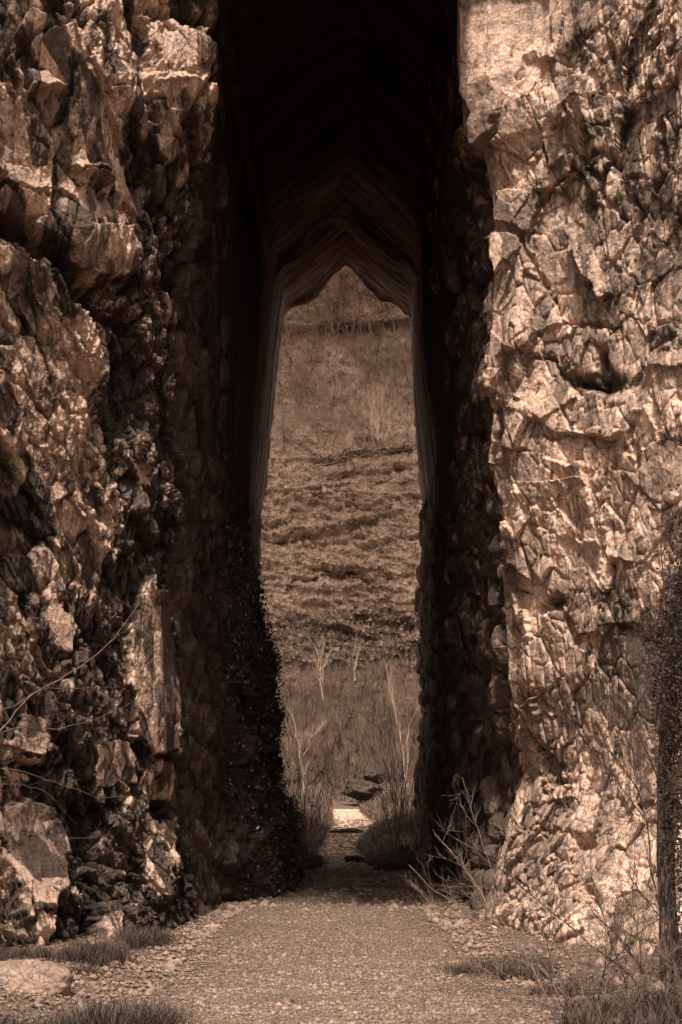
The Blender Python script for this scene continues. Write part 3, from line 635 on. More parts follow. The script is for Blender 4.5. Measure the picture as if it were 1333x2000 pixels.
tone = np.clip(blobs(uu, pv, [(790, 950, 55, 60, 1.0), (570, 890, 40, 30, .8), (760, 1050, 70, 40, .5), (560, 1140, 40, 20, .4), (620, 980, 70, 30, .35), (600, 760, 60, 20, .35), (570, 1360, 50, 15, .9), (560, 1545, 30, 12, .9)]) * (.6 + fbm(P, .6, 3, 360)), 0, 1)
hill = tag(mesh('hillside', V, gridf(len(us), len(vs)), M_slope, attrs={'tone': tone, 'dirt_shade': dirt_shade}), 'steep slope of scree, rock ledges and dry grass seen through the passage', 'hillside', kind='structure')
HP = V.reshape(len(us), len(vs), 3)
def onhill(px, py):
    i = int(np.clip(np.searchsorted(us, px), 0, len(us) - 1)); j = int(np.argmin(np.abs(vs - py))); return HP[i, j]

# ------------------------------------------------------------------ blades of grass (one mesh each patch), leaves, stones
def blades(pts, hgt, wid, lean, name, m, label, cat='grass', drift=(0, 0, 0), kind='stuff', seed=1):
    r = np.random.default_rng(seed); n = len(pts)
    a = r.uniform(0, 2 * math.pi, n); L = hgt * r.uniform(.5, 1.15, n); ln = lean * r.uniform(.2, 1, n)
    dirv = np.stack([np.cos(a) * ln + drift[0], np.sin(a) * ln + drift[1], np.ones(n)], 1); dirv /= np.linalg.norm(dirv, axis=1)[:, None]
    sd = np.stack([np.cos(a + 1.5), .3 * np.sin(a + 1.5), 0 * a], 1) * (wid * r.uniform(.6, 1.3, n))[:, None]
    L = L[:, None]; bend = np.stack([np.cos(a) * ln, np.sin(a) * ln, -.35 * ln], 1) * L * .5
    hz = np.stack([np.cos(a) * ln, np.sin(a) * ln, 0 * ln], 1); zz_ = np.array([0, 0, 1.])
    p0 = pts; p1 = p0 + dirv * L * .4; p2 = p1 + dirv * L * .28 + hz * L * .14; p3 = p2 + hz * L * .30 - zz_ * L * .10 * ln[:, None] + dirv * L * .06
    V = np.stack([p0 - sd, p0 + sd, p1 + sd * .85, p1 - sd * .85, p2 + sd * .6, p2 - sd * .6, p3 + sd * .1, p3 - sd * .1], 1).reshape(-1, 3)
    b = np.arange(n)[:, None] * 8
    Fc = np.concatenate([b + [0, 1, 2, 3], b + [3, 2, 4, 5], b + [5, 4, 6, 7]])
    o = mesh(name, V, Fc, m); return tag(o, label, cat, kind=kind)
def ellipse_pts(n, cx, cy, rx, ry, seed):
    r = np.random.default_rng(seed); a = r.uniform(0, 2 * math.pi, n); q = np.sqrt(r.uniform(0, 1, n))
    X = cx + rx * q * np.cos(a); Y = cy + ry * q * np.sin(a); return np.stack([X, Y, zg(X, Y) - .01], 1)
def G_(px, py):   # ground point seen at a photo pixel
    Y = F * CAMZ / (py - HY); return (px - CX) / F * Y, Y

def clumpy(n, cx, cy, rx, ry, seed):
    r = np.random.default_rng(seed); k = max(5, n // 70); c = ellipse_pts(k, cx, cy, rx, ry, seed + 7)
    i = r.integers(0, k, n); s = (.03 + .07 * r.uniform(0, 1, k) ** 2)[i]; X = c[i, 0] + r.normal(0, 1, n) * s; Y = c[i, 1] + r.normal(0, 1, n) * s
    return np.stack([X, Y, zg(X, Y) - .01], 1)
def tuft(pxy, rx, ry, n, h, label, m, seed, cat='grass tuft', lean=1.25, wid=.0028, name='grass_tuft'):
    X, Y = G_(*pxy) if len(pxy) == 2 else pxy[:2]
    return blades(clumpy(n, X, Y, rx, ry, seed), h * 1.5, wid, lean, name, m, label, cat, kind='thing', seed=seed)
tuft((240, 2025), .34, .5, 3600, .26, 'bushy dark grass tuft at the bottom edge right of the pale boulder', M_dgrass, 11)
tuft((40, 2050), .42, .35, 2600, .17, 'dark grass tuft growing in front of the pale boulder', M_dgrass, 12)
tuft((150, 2040), .3, .4, 1600, .20, 'low dark grass between the two bushy tufts at the bottom edge', M_dgrass, 22)
tuft((70, 1905), .7, 1.0, 2600, .13, 'low dark weeds on the soil behind the pale boulder', M_dgrass, 23)
tuft((285, 1850), .26, .8, 2600, .20, 'dark grass clump at the cliff foot where the rubble meets the gravel', M_dgrass, 13)
tuft((190, 1885), .36, .8, 2600, .18, 'dark grass clump at the cliff foot behind the pale boulder', M_dgrass, 14)
tuft((905, 1905), .18, .35, 900, .12, 'small dark grass tuft on the gravel right of the path', M_dgrass, 15)
tuft((1250, 2000), .7, .9, 3000, .2, 'dark undergrowth around the tree foot at the bottom right corner', M_dgrass, 18, 'undergrowth', name='undergrowth')
tuft((1120, 1945), .35, .5, 1500, .13, 'scrubby dark grass between the gravel and the cliff foot on the right', M_dgrass, 19)
tuft((1010, 1900), .4, .9, 2200, .14, 'low dark grass at the foot of the pale cliff', M_dgrass, 16)
for k_, (X_, Y_, rx_, ry_, n_, h_, lb) in enumerate([(-1.0, 45, .45, 3.5, 6000, .24, 'dark grass mound left of the path at the far end of the passage'), (1.25, 44, .45, 4., 4500, .18, 'dark grass mound right of the path at the far end of the passage'),
                                    (-1.2, 50, .55, 2.5, 2200, .3, 'grassy bank left of the bright stretch of path'), (1.45, 52, .6, 3, 2200, .3, 'grassy bank right of the bright stretch of path'), (-1.3, 57.5, .75, 3, 2500, .35, 'grassy bank left of the path top'), (2.1, 58, .8, 3, 2500, .35, 'grassy bank right of the path top')]):
    blades(clumpy(n_, X_, Y_, rx_ * 1.1, ry_, 40 + k_), h_ * 1.25, .006, 1.2, 'grass_mound', M_grass if Y_ > 47 else M_dgrass, lb, 'grass mound', kind='thing', seed=50 + k_)
r = np.random.default_rng(61); Y = r.uniform(43.5, 66, 26000); pc, hw = pathc(Y); sgn_ = np.where(r.uniform(0, 1, len(Y)) < .5, -1, 1); X = pc + sgn_ * (hw + .05 + r.exponential(.9, len(Y)))
blades(np.stack([X, Y, zg(X, Y) - .01], 1), .32, .008, 1.2, 'bank_grass', M_grass, 'brown grass covering the banks on both sides of the far path', seed=62)
# dry grass on the hillside
r = np.random.default_rng(5); pu = r.uniform(480, 850, 90000); pvv = r.uniform(490, 1560, 90000)
dens = np.where(pvv < 640, .12, np.where(pvv < 880, .5, np.where(pvv < 1190, .04, np.where(pvv < 1320, .15, .5))))
keep = r.uniform(0, 1, 90000) < dens; pu = pu[keep]; pvv = pvv[keep]
ii = np.clip(np.searchsorted(us, pu), 0, len(us) - 1); jj = np.clip(((1600 - pvv) / (1600 - 480) * 759).astype(int), 0, 759)
blades(HP[ii, jj], .55, .012, .55, 'hillside_grass', M_straw, 'dry straw grass covering the slope beyond the passage', seed=6)
# loose stones on the gravel
ico = np.array([[1, 0, 0], [-1, 0, 0], [0, 1, 0], [0, -1, 0], [0, 0, 1], [0, 0, -1]], float); icf = np.array([[0, 2, 4], [2, 1, 4], [1, 3, 4], [3, 0, 4], [2, 0, 5], [1, 2, 5], [3, 1, 5], [0, 3, 5]])
def hill_stones():
    r = np.random.default_rng(91); n = 22000; a = r.uniform(500, 840, n); b_ = r.uniform(560, 1330, n)
    k = r.uniform(0, 1, n) < np.where((b_ > 860), .8, .15); a = a[k]; b_ = b_[k]; n = len(a)
    p = HP[np.clip(np.searchsorted(us, a), 0, len(us) - 1), np.clip(((1600 - b_) / (1600 - 480) * 759).astype(int), 0, 759)]
    s = .06 * r.lognormal(0, .6, n); v = ico[None] * (s[:, None, None] * r.uniform(.5, 1.3, (n, 6, 1))) * [1.3, 1., .7]
    v = v @ rotm('x', 40).T; ang = r.uniform(0, 6.28, n); c, s_ = np.cos(ang)[:, None], np.sin(ang)[:, None]
    V = np.stack([v[:, :, 0] * c - v[:, :, 2] * s_, v[:, :, 1], v[:, :, 0] * s_ + v[:, :, 2] * c], 2) + p[:, None, :]
    return tag(mesh('scree', V.reshape(-1, 3), (icf[None] + np.arange(n)[:, None, None] * 6).reshape(-1, 3), M_scree), 'broken pale stones scattered over the slope beyond the passage', 'scree', kind='stuff')
hill_stones()
def stones(X, Y, size, name, m, label, seed, zoff=.0):
    r = np.random.default_rng(seed); n = len(X)
    s = size * r.lognormal(0, .45, n); v = ico[None] * (s[:, None, None] * r.uniform(.6, 1.3, (n, 6, 1))) * [1.2, 1.0, .6]
    a = r.uniform(0, 6.28, n); c, s_ = np.cos(a)[:, None], np.sin(a)[:, None]
    vx = v[:, :, 0] * c - v[:, :, 1] * s_; vy = v[:, :, 0] * s_ + v[:, :, 1] * c
    z = zg(X, Y) + gnoise(X, Y) + .02 + zoff
    V = np.stack([vx + X[:, None], vy + Y[:, None], v[:, :, 2] + z[:, None]], 2).reshape(-1, 3)
    Fc = (icf[None] + np.arange(n)[:, None, None] * 6).reshape(-1, 3)
    return tag(mesh(name, V, Fc, m), label, 'gravel', kind='stuff')
r = np.random.default_rng(9); Y = 1 / r.uniform(1 / 60., 1 / 12.5, 42000); pc, hw = pathc(Y); X = pc + r.uniform(-1.75, 1.6, len(Y)) * (hw + .2)
stones(X, Y, .012, 'gravel', M_bould, 'loose pale gravel stones strewn over the path', 10)
Y = r.uniform(27, 57, 2500); pc, hw = pathc(Y); X = pc + r.uniform(-1.1, 1.1, len(Y)) * hw
stones(X, Y, .04, 'leaf_litter', M_bould, 'larger stones and litter strewn over the shaded floor', 19)

r = np.random.default_rng(29); Y = r.uniform(13.5, 43, 2600); sd_ = np.where(r.uniform(0, 1, 2600) < .5, -1, 1); pc, hw = pathc(Y); X = pc + sd_ * (hw + .1 + r.exponential(.42, 2600) - .3)
stones(X, Y, .035, 'rubble', M_bould, 'fallen stones and chips along the feet of both walls', 30)
# ------------------------------------------------------------------ boulders
def boulder(name, loc, dims, m, label, seed, rotz=0, cat='boulder', rough=.12, nlat=70):
    th = np.linspace(0, math.pi, nlat); ph = np.linspace(0, 2 * math.pi, nlat * 2); tt, pp = np.meshgrid(th, ph, indexing='ij')
    D = np.stack([np.sin(tt) * np.cos(pp), np.sin(tt) * np.sin(pp), np.cos(tt)], 2).reshape(-1, 3)
    rr = 1. / np.maximum.reduce([np.abs(D @ v) / c for v, c in [(v / np.linalg.norm(v), np.random.default_rng(seed + i).uniform(.72, 1.)) for i, v in enumerate(np.random.default_rng(seed).normal(size=(16, 3)))]])
    rr = np.minimum(rr, 1.25); rr = rr * (1 + rough * fbm(D + seed, .6, 5, seed, ridge=True))
    V = D * rr[:, None] * np.array(dims) / 2
    c, s = math.cos(R(rotz)), math.sin(R(rotz)); V = V @ np.array([[c, s, 0], [-s, c, 0], [0, 0, 1]])
    o = mesh(name, V, gridf(nlat, nlat * 2), m); o.location = loc; return tag(o, label, cat)
X, Y = G_(40, 1960)
boulder('boulder', (X - .12, Y + .1, .16), (1.15, .7, .44), M_bould, 'long pale flat boulder lying in the grass at bottom left', 3, -12)
boulder('stone_step', (.15, 53.6, .70), (1.1, .35, .24), M_dbould, 'low stone step across the bright stretch of path', 21, 3, cat='step')
X, Y = .38, 45.5
boulder('boulder', (X, Y, .1), (.55, .4, .34), M_dbould, 'small dark boulder at the right edge of the path beyond the passage', 31)
boulder('boulder', (.75, 62.6, 2.0), (1.5, 1.2, .7), M_dbould, 'dark flat boulder above the top of the path', 141, 10, rough=.3)
boulder('boulder', (-1.9, 64.5, 2.5), (.9, .8, .7), M_dbould, 'dark boulder among the shrubs left of the path top', 51, 20)
boulder('boulder', (1.2, 64.7, 2.55), (.9, .8, .7), M_dbould, 'dark boulder among the shrubs right of the path top', 61, 20)
boulder('boulder', (-2.05, 60.5, 1.8), (.9, .7, .4), M_bould, 'pale boulder at the left edge of the far opening beside the path', 71, 0)

# ------------------------------------------------------------------ bare branches
def curve_pts(p0, dirv, L, n, wob, up, r):
    p = np.array(p0, float); d = np.array(dirv, float); d /= np.linalg.norm(d); out = [p.copy()]
    for i in range(n):
        d = d + r.normal(0, wob, 3) + np.array([0, 0, up]); d /= np.linalg.norm(d); p = p + d * L / n; out.append(p.copy())
    return np.array(out)
def grow(pts, rad, lev, r, L, ntw, spread=.9, up=.05, ratio=.42, mintw=.0015):
    """side twigs off a limb, recursively; returns list of (pts, radii)"""
    res = []
    if lev == 0: return res
    n = len(pts)
    for _ in range(ntw):
        t = r.uniform(.2, .98) * (n - 1); i = int(t); f = t - i; j = min(i + 1, n - 1)
        p = pts[i] * (1 - f) + pts[j] * f; dv = pts[j] - pts[max(i - 1, 0)]; dv /= np.linalg.norm(dv) + 1e-9
        q = dv + r.normal(0, spread * .6, 3) * [1, .6, 1]; rr = max(rad[i] * ratio, mintw)
        ln = L * r.uniform(.4, 1.1) * (1.15 - .6 * t / n)
        c = curve_pts(p, q, ln, 7, .10, up, r); ra = np.linspace(rr, rr * .45, 8)
        res.append((c, ra)); res += grow(c, ra, lev - 1, r, L * .5, max(2, ntw // 2), spread, up, ratio)
    return res
def poly3(pl, Y, Y2=None, n=14):
    a = np.array(pl, float); L = np.concatenate([[0], np.cumsum(np.hypot(np.diff(a[:, 0]), np.diff(a[:, 1])))]); t = np.linspace(0, L[-1], n)
    x = np.interp(t, L, a[:, 0]); y = np.interp(t, L, a[:, 1]); Yy = np.linspace(Y, Y if Y2 is None else Y2, n)
    p = np.stack([(x - CX) / F * Yy, Yy, CAMZ - (y - HY) / F * Yy], 1)
    p[1:-1] = (p[:-2] + 2 * p[1:-1] + p[2:]) / 4; return p
def bush(name, label, limbs, cat, m1, m2, seed, ntw=8, lev=2, L=.4, group=None, spread=.9, up=.05):
    """limbs = (pixel polyline, Y, Y2, thickness)"""
    r = np.random.default_rng(seed); e = None
    for pl, Y, Y2, th in limbs:
        p = poly3(pl, Y, Y2, 22); p += r.normal(0, .004, p.shape) + .022 * Y / 15 * np.stack([vnoise(np.stack([np.arange(22) * .35 + seed, np.full(22, q_), 0 * np.arange(22.)], 1), 5) for q_ in (.3, 4.3, 8.3)], 1) * min(1, th * 90)
        if e is None: base = p[0].copy(); e = empty(name, base); tag(e, label, cat, group)
        ra = np.linspace(th, th * .3, len(p)); tw = grow(p, ra, lev, r, L, ntw, spread, up)
        V, Fc = tubes([(p, ra)], 7); o = mesh('stem', V - base, Fc, m1, e, True)
        if tw: V, Fc = tubes(tw, 4); mesh('twigs', V - base, Fc, m2, o, True)
    return e
# right foreground
bush('bare_shrub', 'bare shrub whose pale twigs arch left over the gravel in front of the shaded wall', [
    ([(1125, 2030), (1080, 1970), (1045, 1905), (1020, 1855), (990, 1820), (940, 1785), (880, 1760), (840, 1735), (800, 1690)], 14.2, 15.2, .007),
    ([(1045, 1905), (1015, 1840), (970, 1790), (930, 1730), (890, 1670), (850, 1630)], 14.6, 15.4, .005),
    ([(1020, 1855), (960, 1810), (900, 1790), (850, 1775), (800, 1720)], 14.5, 15.6, .005),
    ([(1130, 2020), (1090, 1940), (1060, 1890), (1000, 1870), (930, 1850), (880, 1848)], 14.0, 14.6, .005),
    ([(960, 1800), (940, 1740), (900, 1690), (845, 1620)], 15., 15.4, .004),
    ([(1140, 2030), (1120, 1960), (1060, 1900), (1010, 1800), (960, 1700), (925, 1600), (905, 1520)], 14.2, 15.4, .005),
    ([(1150, 2030), (1090, 1990), (1000, 1930), (930, 1880), (860, 1850), (800, 1845)], 13.9, 14.8, .004),
    ([(1150, 2020), (1130, 1900), (1090, 1800), (1030, 1700), (1000, 1600)], 14.1, 15., .005),
    ([(1160, 2030), (1190, 1900), (1180, 1780), (1130, 1680), (1110, 1580), (1060, 1500)], 14.0, 14.8, .005)], 'shrub', M_mtwig, M_mtwig, 101, 12, 2, .42, spread=1.0, up=.03)
bush('bare_shrub', 'slim dark shrub stem rising straight in front of the pale cliff foot', [
    ([(1100, 2010), (1078, 1960), (1070, 1880), (1072, 1800), (1090, 1700), (1095, 1620)], 13.9, 14.2, .007),
    ([(1070, 1880), (1085, 1830), (1080, 1770), (1060, 1700)], 14, 14.3, .004)], 'shrub', M_dtwig, M_dtwig, 102, 12, 2, .35, spread=.5)
bush('leaning_sapling', 'dark sapling leaning left across the pale cliff from the tree trunk foot', [
    ([(1290, 2010), (1230, 1900), (1170, 1860), (1100, 1800), (1040, 1750), (980, 1700), (920, 1650), (860, 1620)], 13.6, 15.6, .009),
    ([(1285, 2000), (1245, 1880), (1210, 1830), (1160, 1780)], 13.7, 14.1, .012),
    ([(1160, 1980), (1180, 1890), (1240, 1830), (1333, 1760)], 13.7, 13.5, .008)], 'sapling', M_bark, M_dtwig, 103, 11, 2, .45, spread=.6)
bush('bare_sapling', 'tall forked sapling with a bent dark stem in front of the thick trunk', [
    ([(1305, 2020), (1303, 1900), (1296, 1780), (1272, 1720), (1270, 1630), (1262, 1570), (1245, 1530), (1210, 1490), (1170, 1450)], 13.8, 14.6, .013),
    ([(1264, 1610), (1230, 1560), (1190, 1510), (1140, 1460), (1110, 1400)], 14.1, 14.8, .006),
    ([(1245, 1530), (1225, 1470), (1210, 1420), (1180, 1380)], 14.3, 14.6, .005),
    ([(1270, 1580), (1310, 1540), (1360, 1520)], 14.2, 14., .006),
    ([(1303, 1940), (1340, 1880), (1390, 1850)], 13.8, 13.6, .007),
    ([(1296, 1800), (1250, 1740), (1225, 1700)], 14, 14.3, .006)], 'sapling', M_bark, M_dtwig, 104, 12, 2, .55, spread=.6)
bush('bare_shrub', 'tangle of fine twigs at the bottom right edge between the saplings', [
    ([(1200, 2030), (1160, 1960), (1130, 1900), (1120, 1850)], 13.4, 13.7, .006), ([(1230, 2030), (1240, 1950), (1280, 1880)], 13.4, 13.5, .005),
    ([(1180, 2030), (1120, 1990), (1060, 1960), (1010, 1950)], 13.4, 13.8, .005), ([(1330, 2030), (1345, 1940), (1300, 1860)], 13.4, 13.5, .006), ([(1260, 2030), (1200, 1940), (1150, 1880)], 13.4, 13.6, .005)], 'shrub', M_dtwig, M_mtwig, 105, 16, 2, .4)
bush('bare_shrub', 'dense dark thicket of crossing twigs left of the thick trunk', [
    ([(1240, 2040), (1225, 1920), (1180, 1800), (1150, 1700), (1160, 1600)], 14.2, 14.6, .007), ([(1250, 2040), (1260, 1900), (1235, 1760), (1240, 1640)], 14.2, 14.5, .006),
    ([(1230, 2040), (1150, 1930), (1100, 1850), (1030, 1800)], 14.2, 14.8, .006), ([(1260, 2040), (1200, 1960), (1190, 1860), (1215, 1790)], 14.1, 14.4, .005), ([(1340, 1900), (1270, 1840), (1200, 1815), (1140, 1830)], 14.2, 14.5, .004),
    ([(1350, 1700), (1290, 1640), (1240, 1600), (1200, 1610)], 14.4, 14.6, .004), ([(1350, 1560), (1300, 1500), (1260, 1420), (1250, 1360)], 14.6, 14.8, .004)], 'shrub', M_dtwig, M_dtwig, 107, 14, 2, .42, spread=.8)
bush('bare_shrub', 'sparse low dark twigs standing in the sunny gravel at the bottom edge', [
    ([(800 + i * 24, 2025), (806 + i * 25, 1975), (795 + i * 27, 1935 + (i % 3) * 14)], 13.3, 13.4, .0022) for i in range(9)], 'shrub', M_dtwig, M_dtwig, 106, 5, 1, .14, spread=.8)
# the thick trunk at the right edge
def tree():
    e = empty('ivy_clad_tree', W(1300, 2010, 13.9)); b = np.array(e.location)
    r = np.random.default_rng(77)
    pth = poly3([(1325, 2060), (1310, 1900), (1300, 1700), (1298, 1550), (1305, 1400), (1325, 1250), (1345, 1100), (1350, 900)], 15.2, 15.4, 60)
    n = len(pth); sides = 28; a = np.linspace(0, 2 * math.pi, sides, endpoint=False); V = []
    for i, p in enumerate(pth):
        rr = np.interp(i, [0, 15, 35, n], [.12, .075, .07, .05]) * (1 + .28 * vnoise(np.stack([np.cos(a) * 2.3, np.sin(a) * 2.3, np.full(sides, i * .12)], 1), 9) + .12 * vnoise(np.stack([np.cos(a) * 6, np.sin(a) * 6, np.full(sides, i * .3)], 1), 10))
        V.append(np.stack([p[0] + rr * np.cos(a), p[1] + rr * np.sin(a), np.full(sides, p[2])], 1))
    V = np.concatenate(V) - b; ar = np.arange(n * sides).reshape(n, sides); nx_ = np.roll(ar, -1, 1)
    Fc = np.stack([ar[:-1], nx_[:-1], nx_[1:], ar[1:]], 2).reshape(-1, 4); mesh('trunk', V, Fc, M_bark, e, True)
    L = []
    for (pl, Y2, th) in [([(1305, 1500), (1333, 1440), (1380, 1400)], 15, .02), ([(1300, 1560), (1270, 1480), (1230, 1400), (1200, 1380)], 15, .010), ([(1300, 1650), (1340, 1600), (1400, 1580)], 14.8, .012), ([(1310, 1420), (1290, 1330), (1240, 1270)], 15.2, .012), ([(1325, 1300), (1300, 1180), (1290, 1050)], 15.2, .012), ([(1340, 1250), (1380, 1100), (1400, 1000)], 15.2, .02)]:
        p = poly3(pl, 15.2, Y2); ra = np.linspace(th, th * .35, len(p)); L.append((p, ra)); L += grow(p, ra, 2, r, .45, 9, .9, .04)
    V, Fc = tubes(L, 5); mesh('branches', V - b, Fc, M_dtwig, e, True)
    # ivy
    Q = []
    for c, s, k in [((1330, 1300), (20, 120), 5200), ((1316, 1500), (13, 130), 2800), ((1345, 1180), (24, 90), 2500), ((1340, 1700), (14, 150), 2000), ((1290, 1275), (16, 22), 500), ((1262, 1215), (14, 12), 200), ((1300, 1380), (10, 20), 300)]:
        x = r.normal(c[0], s[0], k); y = r.normal(c[1], s[1], k); YY_ = r.normal(15.15, .2, k); Q.append(np.stack([(x - CX) / F * YY_, YY_, CAMZ - (y - HY) / F * YY_], 1))
    leaf_mesh('ivy', np.concatenate(Q) - b, .016, M_dleaf, 78, e)
    tag(e, 'thick dark tree trunk with clinging ivy at the right edge', 'tree')
def leaf_mesh(name, pts, size, m, seed, parent=None):
    r = np.random.default_rng(seed); n = len(pts)
    a = r.normal(size=(n, 3)); a /= np.linalg.norm(a, axis=1)[:, None]; b = np.cross(a, r.normal(size=(n, 3))); b /= np.linalg.norm(b, axis=1)[:, None]
    s = (size * r.uniform(.5, 1.3, n))[:, None]
    V = np.stack([pts - a * s, pts + b * s * .55, pts + a * s, pts - b * s * .55], 1).reshape(-1, 3)
    return mesh(name, V, np.arange(n * 4).reshape(n, 4), m, parent)
tree()
# left twigs
bush('bare_branch_shrub', 'thin bare branches reaching over the left cliff from the left edge', [
    ([(-60, 1480), (0, 1430), (60, 1360), (130, 1320), (200, 1270), (235, 1230), (270, 1180)], 16., 17.2, .007),
    ([(-60, 1450), (40, 1420), (110, 1425), (200, 1400), (260, 1370)], 16., 17., .0035),
    ([(-60, 1400), (20, 1385), (80, 1345), (170, 1345), (240, 1340)], 16., 17., .0035)], 'shrub', M_mtwig, M_dtwig, 201, 9, 2, .4)
bush('bare_branch_shrub', 'lower thin bare twigs curving over the smooth pale slab at left', [
    ([(-60, 1540), (30, 1530), (90, 1545), (130, 1590), (150, 1610)], 16., 16.8, .003), ([(-60, 1510), (20, 1500), (100, 1525), (200, 1560), (260, 1555)], 16., 17., .003), ([(-60, 1620), (40, 1625), (120, 1640), (220, 1630)], 16, 17, .003)], 'shrub', M_mtwig, M_dtwig, 202, 7, 2, .3)
bush('hanging_creeper', 'dead creeper stems hanging down the dark crevice near the cliff foot', [
    ([(5, 1700), (20, 1780), (50, 1850), (90, 1900)], 17., 16.8, .006), ([(30, 1700), (40, 1790), (70, 1860)], 17, 16.8, .005), ([(0, 1760), (30, 1830), (40, 1890)], 17, 16.8, .005)], 'creeper', M_dtwig, M_dtwig, 203, 7, 2, .25)

# saplings and shrubs at and beyond the far opening
def upright(px, py, Y, h, spread, n, th, label, m1, m2, seed, name='bare_shrub', lev=2, L=.5, ntw=5, base=None):
    r = np.random.default_rng(seed); b = np.array(W(px, py, Y)) if base is None else np.array(base)
    e = empty(name, b); tag(e, label, 'shrub' if name != 'bare_sapling' else 'sapling')
    for i in range(n):
        dv = np.array([r.normal(0, spread), r.normal(0, spread * .6), 1.]); p = curve_pts(b + r.normal(0, .05, 3) * [1, 1, 0], dv, h * r.uniform(.55, 1.05), 10, .06, .03, r)
        ra = np.linspace(th, th * .3, 11); tw = grow(p, ra, lev, r, L, ntw, .6, .08)
        V, Fc = tubes([(p, ra)], 5); o = mesh('stem', V - b, Fc, m1, e, True)
        V, Fc = tubes(tw, 3); mesh('twigs', V - b, Fc, m2, o, True)
    return e
upright(600, 1680, 46.5, 3.0, .30, 12, .012, 'dark bare shrub left of the path at the far opening', M_dtwig, M_dtwig, 301)
upright(575, 1640, 50, 3.2, .20, 8, .012, 'tall thin shrub against the left edge of the far opening', M_dtwig, M_twig, 302)
upright(775, 1680, 46.5, 4.2, .16, 12, .014, 'dense dark shrub with upright stems right of the path at the far opening', M_dtwig, M_dtwig, 303)
upright(800, 1660, 48, 4.5, .12, 9, .014, 'upright shrub against the right edge of the far opening', M_dtwig, M_dtwig, 304)
upright(740, 1650, 50, 2.2, .35, 9, .010, 'low arching shrub beside the bright stretch of path', M_dtwig, M_twig, 305)
upright(560, 1665, 44.5, 1.9, .35, 12, .008, 'low dark shrub crowding the left foot of the far opening', M_dtwig, M_dtwig, 306)
upright(800, 1690, 44.5, 2.2, .30, 14, .008, 'low dark shrub crowding the right foot of the far opening', M_dtwig, M_dtwig, 307)
upright(630, 1635, 54, 2.6, .25, 10, .010, 'brown shrub just left of the bright stretch of path', M_dtwig, M_sap, 308)
upright(775, 1600, 58, 3.4, .22, 12, .012, 'brown shrub right of the top of the path', M_dtwig, M_sap, 309)
upright(580, 1590, 59, 2.6, .28, 12, .012, 'brown shrub at the left edge of the slope foot', M_dtwig, M_sap, 310)
def sap(label, limbs, seed, m1=M_sap, m2=M_sap, ntw=14, L=.9, name='bare_sapling'): return bush(name, label, [(a, b, c, t * .6) for a, b, c, t in limbs], 'sapling', m1, m2, seed, ntw, 2, L, spread=.6, up=.1)
sap('pale sapling with two straight stems right of the path, tallest in the far opening', [([(790, 1560), (785, 1470), (775, 1400), (762, 1330), (750, 1290)], 61, 61, .045), ([(785, 1470), (770, 1380), (765, 1310), (760, 1290)], 61, 61, .03), ([(790, 1540), (800, 1420), (815, 1380)], 61, 61, .03)], 311)
sap('pale forked sapling with a leaning white stem left of the path', [([(590, 1560), (588, 1460), (575, 1410), (560, 1380)], 61, 61, .035), ([(590, 1480), (610, 1440), (640, 1400)], 61, 61, .022)], 312)
sap('bushy pale sapling standing before the dark ledge of the slope', [([(628, 1370), (628, 1310), (618, 1270), (605, 1245)], 69, 69, .04), ([(628, 1330), (640, 1280), (650, 1250)], 69, 69, .03), ([(628, 1340), (628, 1290), (630, 1240)], 69, 69, .03)], 313, L=1.1, ntw=9)
sap('thin dark sapling crossing the middle of the brushy slope', [([(745, 1500), (735, 1440), (715, 1400), (700, 1370)], 64, 64, .025)], 314, M_dtwig, M_dtwig)
sap('pale upright sapling on the dark ledge right of the slope middle', [([(695, 1335), (695, 1290), (698, 1240)], 69, 69, .03)], 315)
sap('fan of thin pale stems on the upper grassy slope at right', [([(745 + k_ * 3, 862), (742 + k_ * 7, 800), (738 + k_ * 12, 745 + 12 * abs(k_))], 85, 85, .014) for k_ in (-4, -2, -1, 1, 3)], 316, L=1.0)
sap('small dark sapling just under the point of the arch', [([(668, 580), (668, 555), (665, 530)], 94, 94, .04), ([(672, 578), (676, 550), (678, 530)], 94, 94, .04)], 317, M_dtwig, M_dtwig)
sap('dark leaning snag across the pale scree', [([(628, 908), (612, 890), (592, 868)], 83, 83, .07), ([(628, 908), (660, 898), (720, 888), (800, 878)], 83, 83, .06)], 318, M_dtwig, M_dtwig, ntw=3, L=.5, name='fallen_snag')
# brush that reads as one mass on the lower slope
r = np.random.default_rng(44); tw = []
for i in range(1100):
    a_ = r.uniform(500, 840); b_ = 1560 - 240 * r.beta(1.2, 1.3); p = onhill(a_, b_) + [0, -.3, -.1]
    c = curve_pts(p, [r.normal(0, .35), -.1, 1], r.uniform(.8, 2.2), 6, .1, .02, r); ra = np.linspace(.016, .007, 7); tw.append((c, ra)); tw += grow(c, ra, 1, r, .6, 5, .7, .05)
V, Fc = tubes(tw, 3); tag(mesh('hillside_brush', V, Fc, M_twig), 'mass of pale bare brush on the lower slope behind the path', 'brush', kind='stuff')
tw = []
for i in range(480):
    a_ = r.uniform(500, 840); b_ = 1565 - 250 * r.beta(.9, 1.6) if i < 400 else r.choice([600, 700, 760, 870]) + r.normal(0, 18); p = onhill(a_, b_) + [0, -.3, -.1]
    c = curve_pts(p, [r.normal(0, .5), -.1, 1], r.uniform(.6, 2.6), 7, .13, .02, r); ra = np.linspace(.022, .008, 8); tw.append((c, ra)); tw += grow(c, ra, 1, r, .7, 6, .7, .05, mintw=.006)
V, Fc = tubes(tw, 3); tag(mesh('dark_brush', V, Fc, M_dtwig), 'dark bare stems mixed into the brush at the foot of the slope', 'brush', kind='stuff')
tw = []
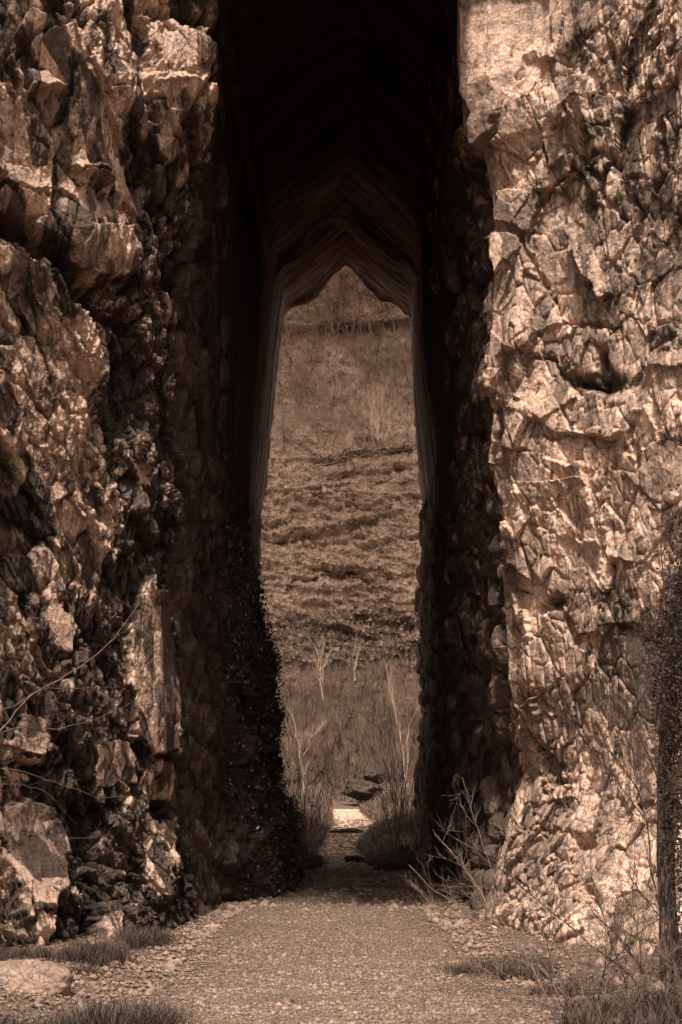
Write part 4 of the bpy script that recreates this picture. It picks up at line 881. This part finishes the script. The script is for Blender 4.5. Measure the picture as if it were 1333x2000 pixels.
for i in range(620):
    a_ = r.uniform(500, 840); b_ = 1500 - 200 * r.uniform(0, 1) if i < 260 else r.uniform(560, 880); p = onhill(a_, b_) + [0, -.4, -.1]
    c = curve_pts(p, [r.normal(0, .4), -.1, 1], r.uniform(1., 3.2), 7, .12, .02, r); ra = np.linspace(.028, .010, 8); tw.append((c, ra)); tw += grow(c, ra, 1, r, .9, 7, .6, .06, mintw=.008)
V, Fc = tubes(tw, 3); tag(mesh('tall_brush', V, Fc, M_twig), 'taller pale stems standing out of the brush on the slope', 'brush', kind='stuff')

# ------------------------------------------------------------------ rubble pile with ivy against the left wall inside the passage
ov = [1110, 1150, 1200, 1300, 1400, 1500, 1560, 1620, 1700, 1760]; oxx = [492, 500, 512, 540, 546, 552, 566, 592, 596, 600]
vs_ = np.linspace(1110, 1740, 300); th = np.linspace(0, 1, 170); G = []
for v in vs_:
    ox = np.interp(v, ov, oxx); Yc = 37.5
    x = -2.3 + ((ox - CX) / F * Yc + 2.3) * np.sin(th * math.pi) ** .6
    Yv = 27.5 + 15 * th
    G.append(np.stack([x, Yv, np.full(len(th), CAMZ - (v - HY) / F * Yc)], 1))
P = np.concatenate(G); Nn = surf(P, len(vs_), len(th)); 
if Nn[len(th) * 150 + 60, 0] < 0: Nn = -Nn
b2, e2, h2 = facet(P, .5, (1, 1.5, 1.2), None, .12, .2, .05, k=700); b3, e3, h3 = facet(P, .2, (1, 1.5, 1.2), None, .05, .1, .05, k=710)
V = P + Nn * (b2 + b3 - .1)[:, None]
pile = mesh('rock_pile', V, gridf(len(vs_), len(th)), M_dbould); tag(pile, 'dark rubble leaning against the left wall inside the passage', 'rubble')
r = np.random.default_rng(12); idx = r.integers(0, len(V), 20000); idx = idx[(P[idx, 1] > 29)]
pts = V[idx] + Nn[idx] * r.uniform(0, .16, len(idx))[:, None]
o = leaf_mesh('ivy', pts, .036, M_leaf, 13); tag(o, 'glossy ivy covering the dark rubble inside the passage', 'ivy')
print('objects', len(bpy.data.objects))
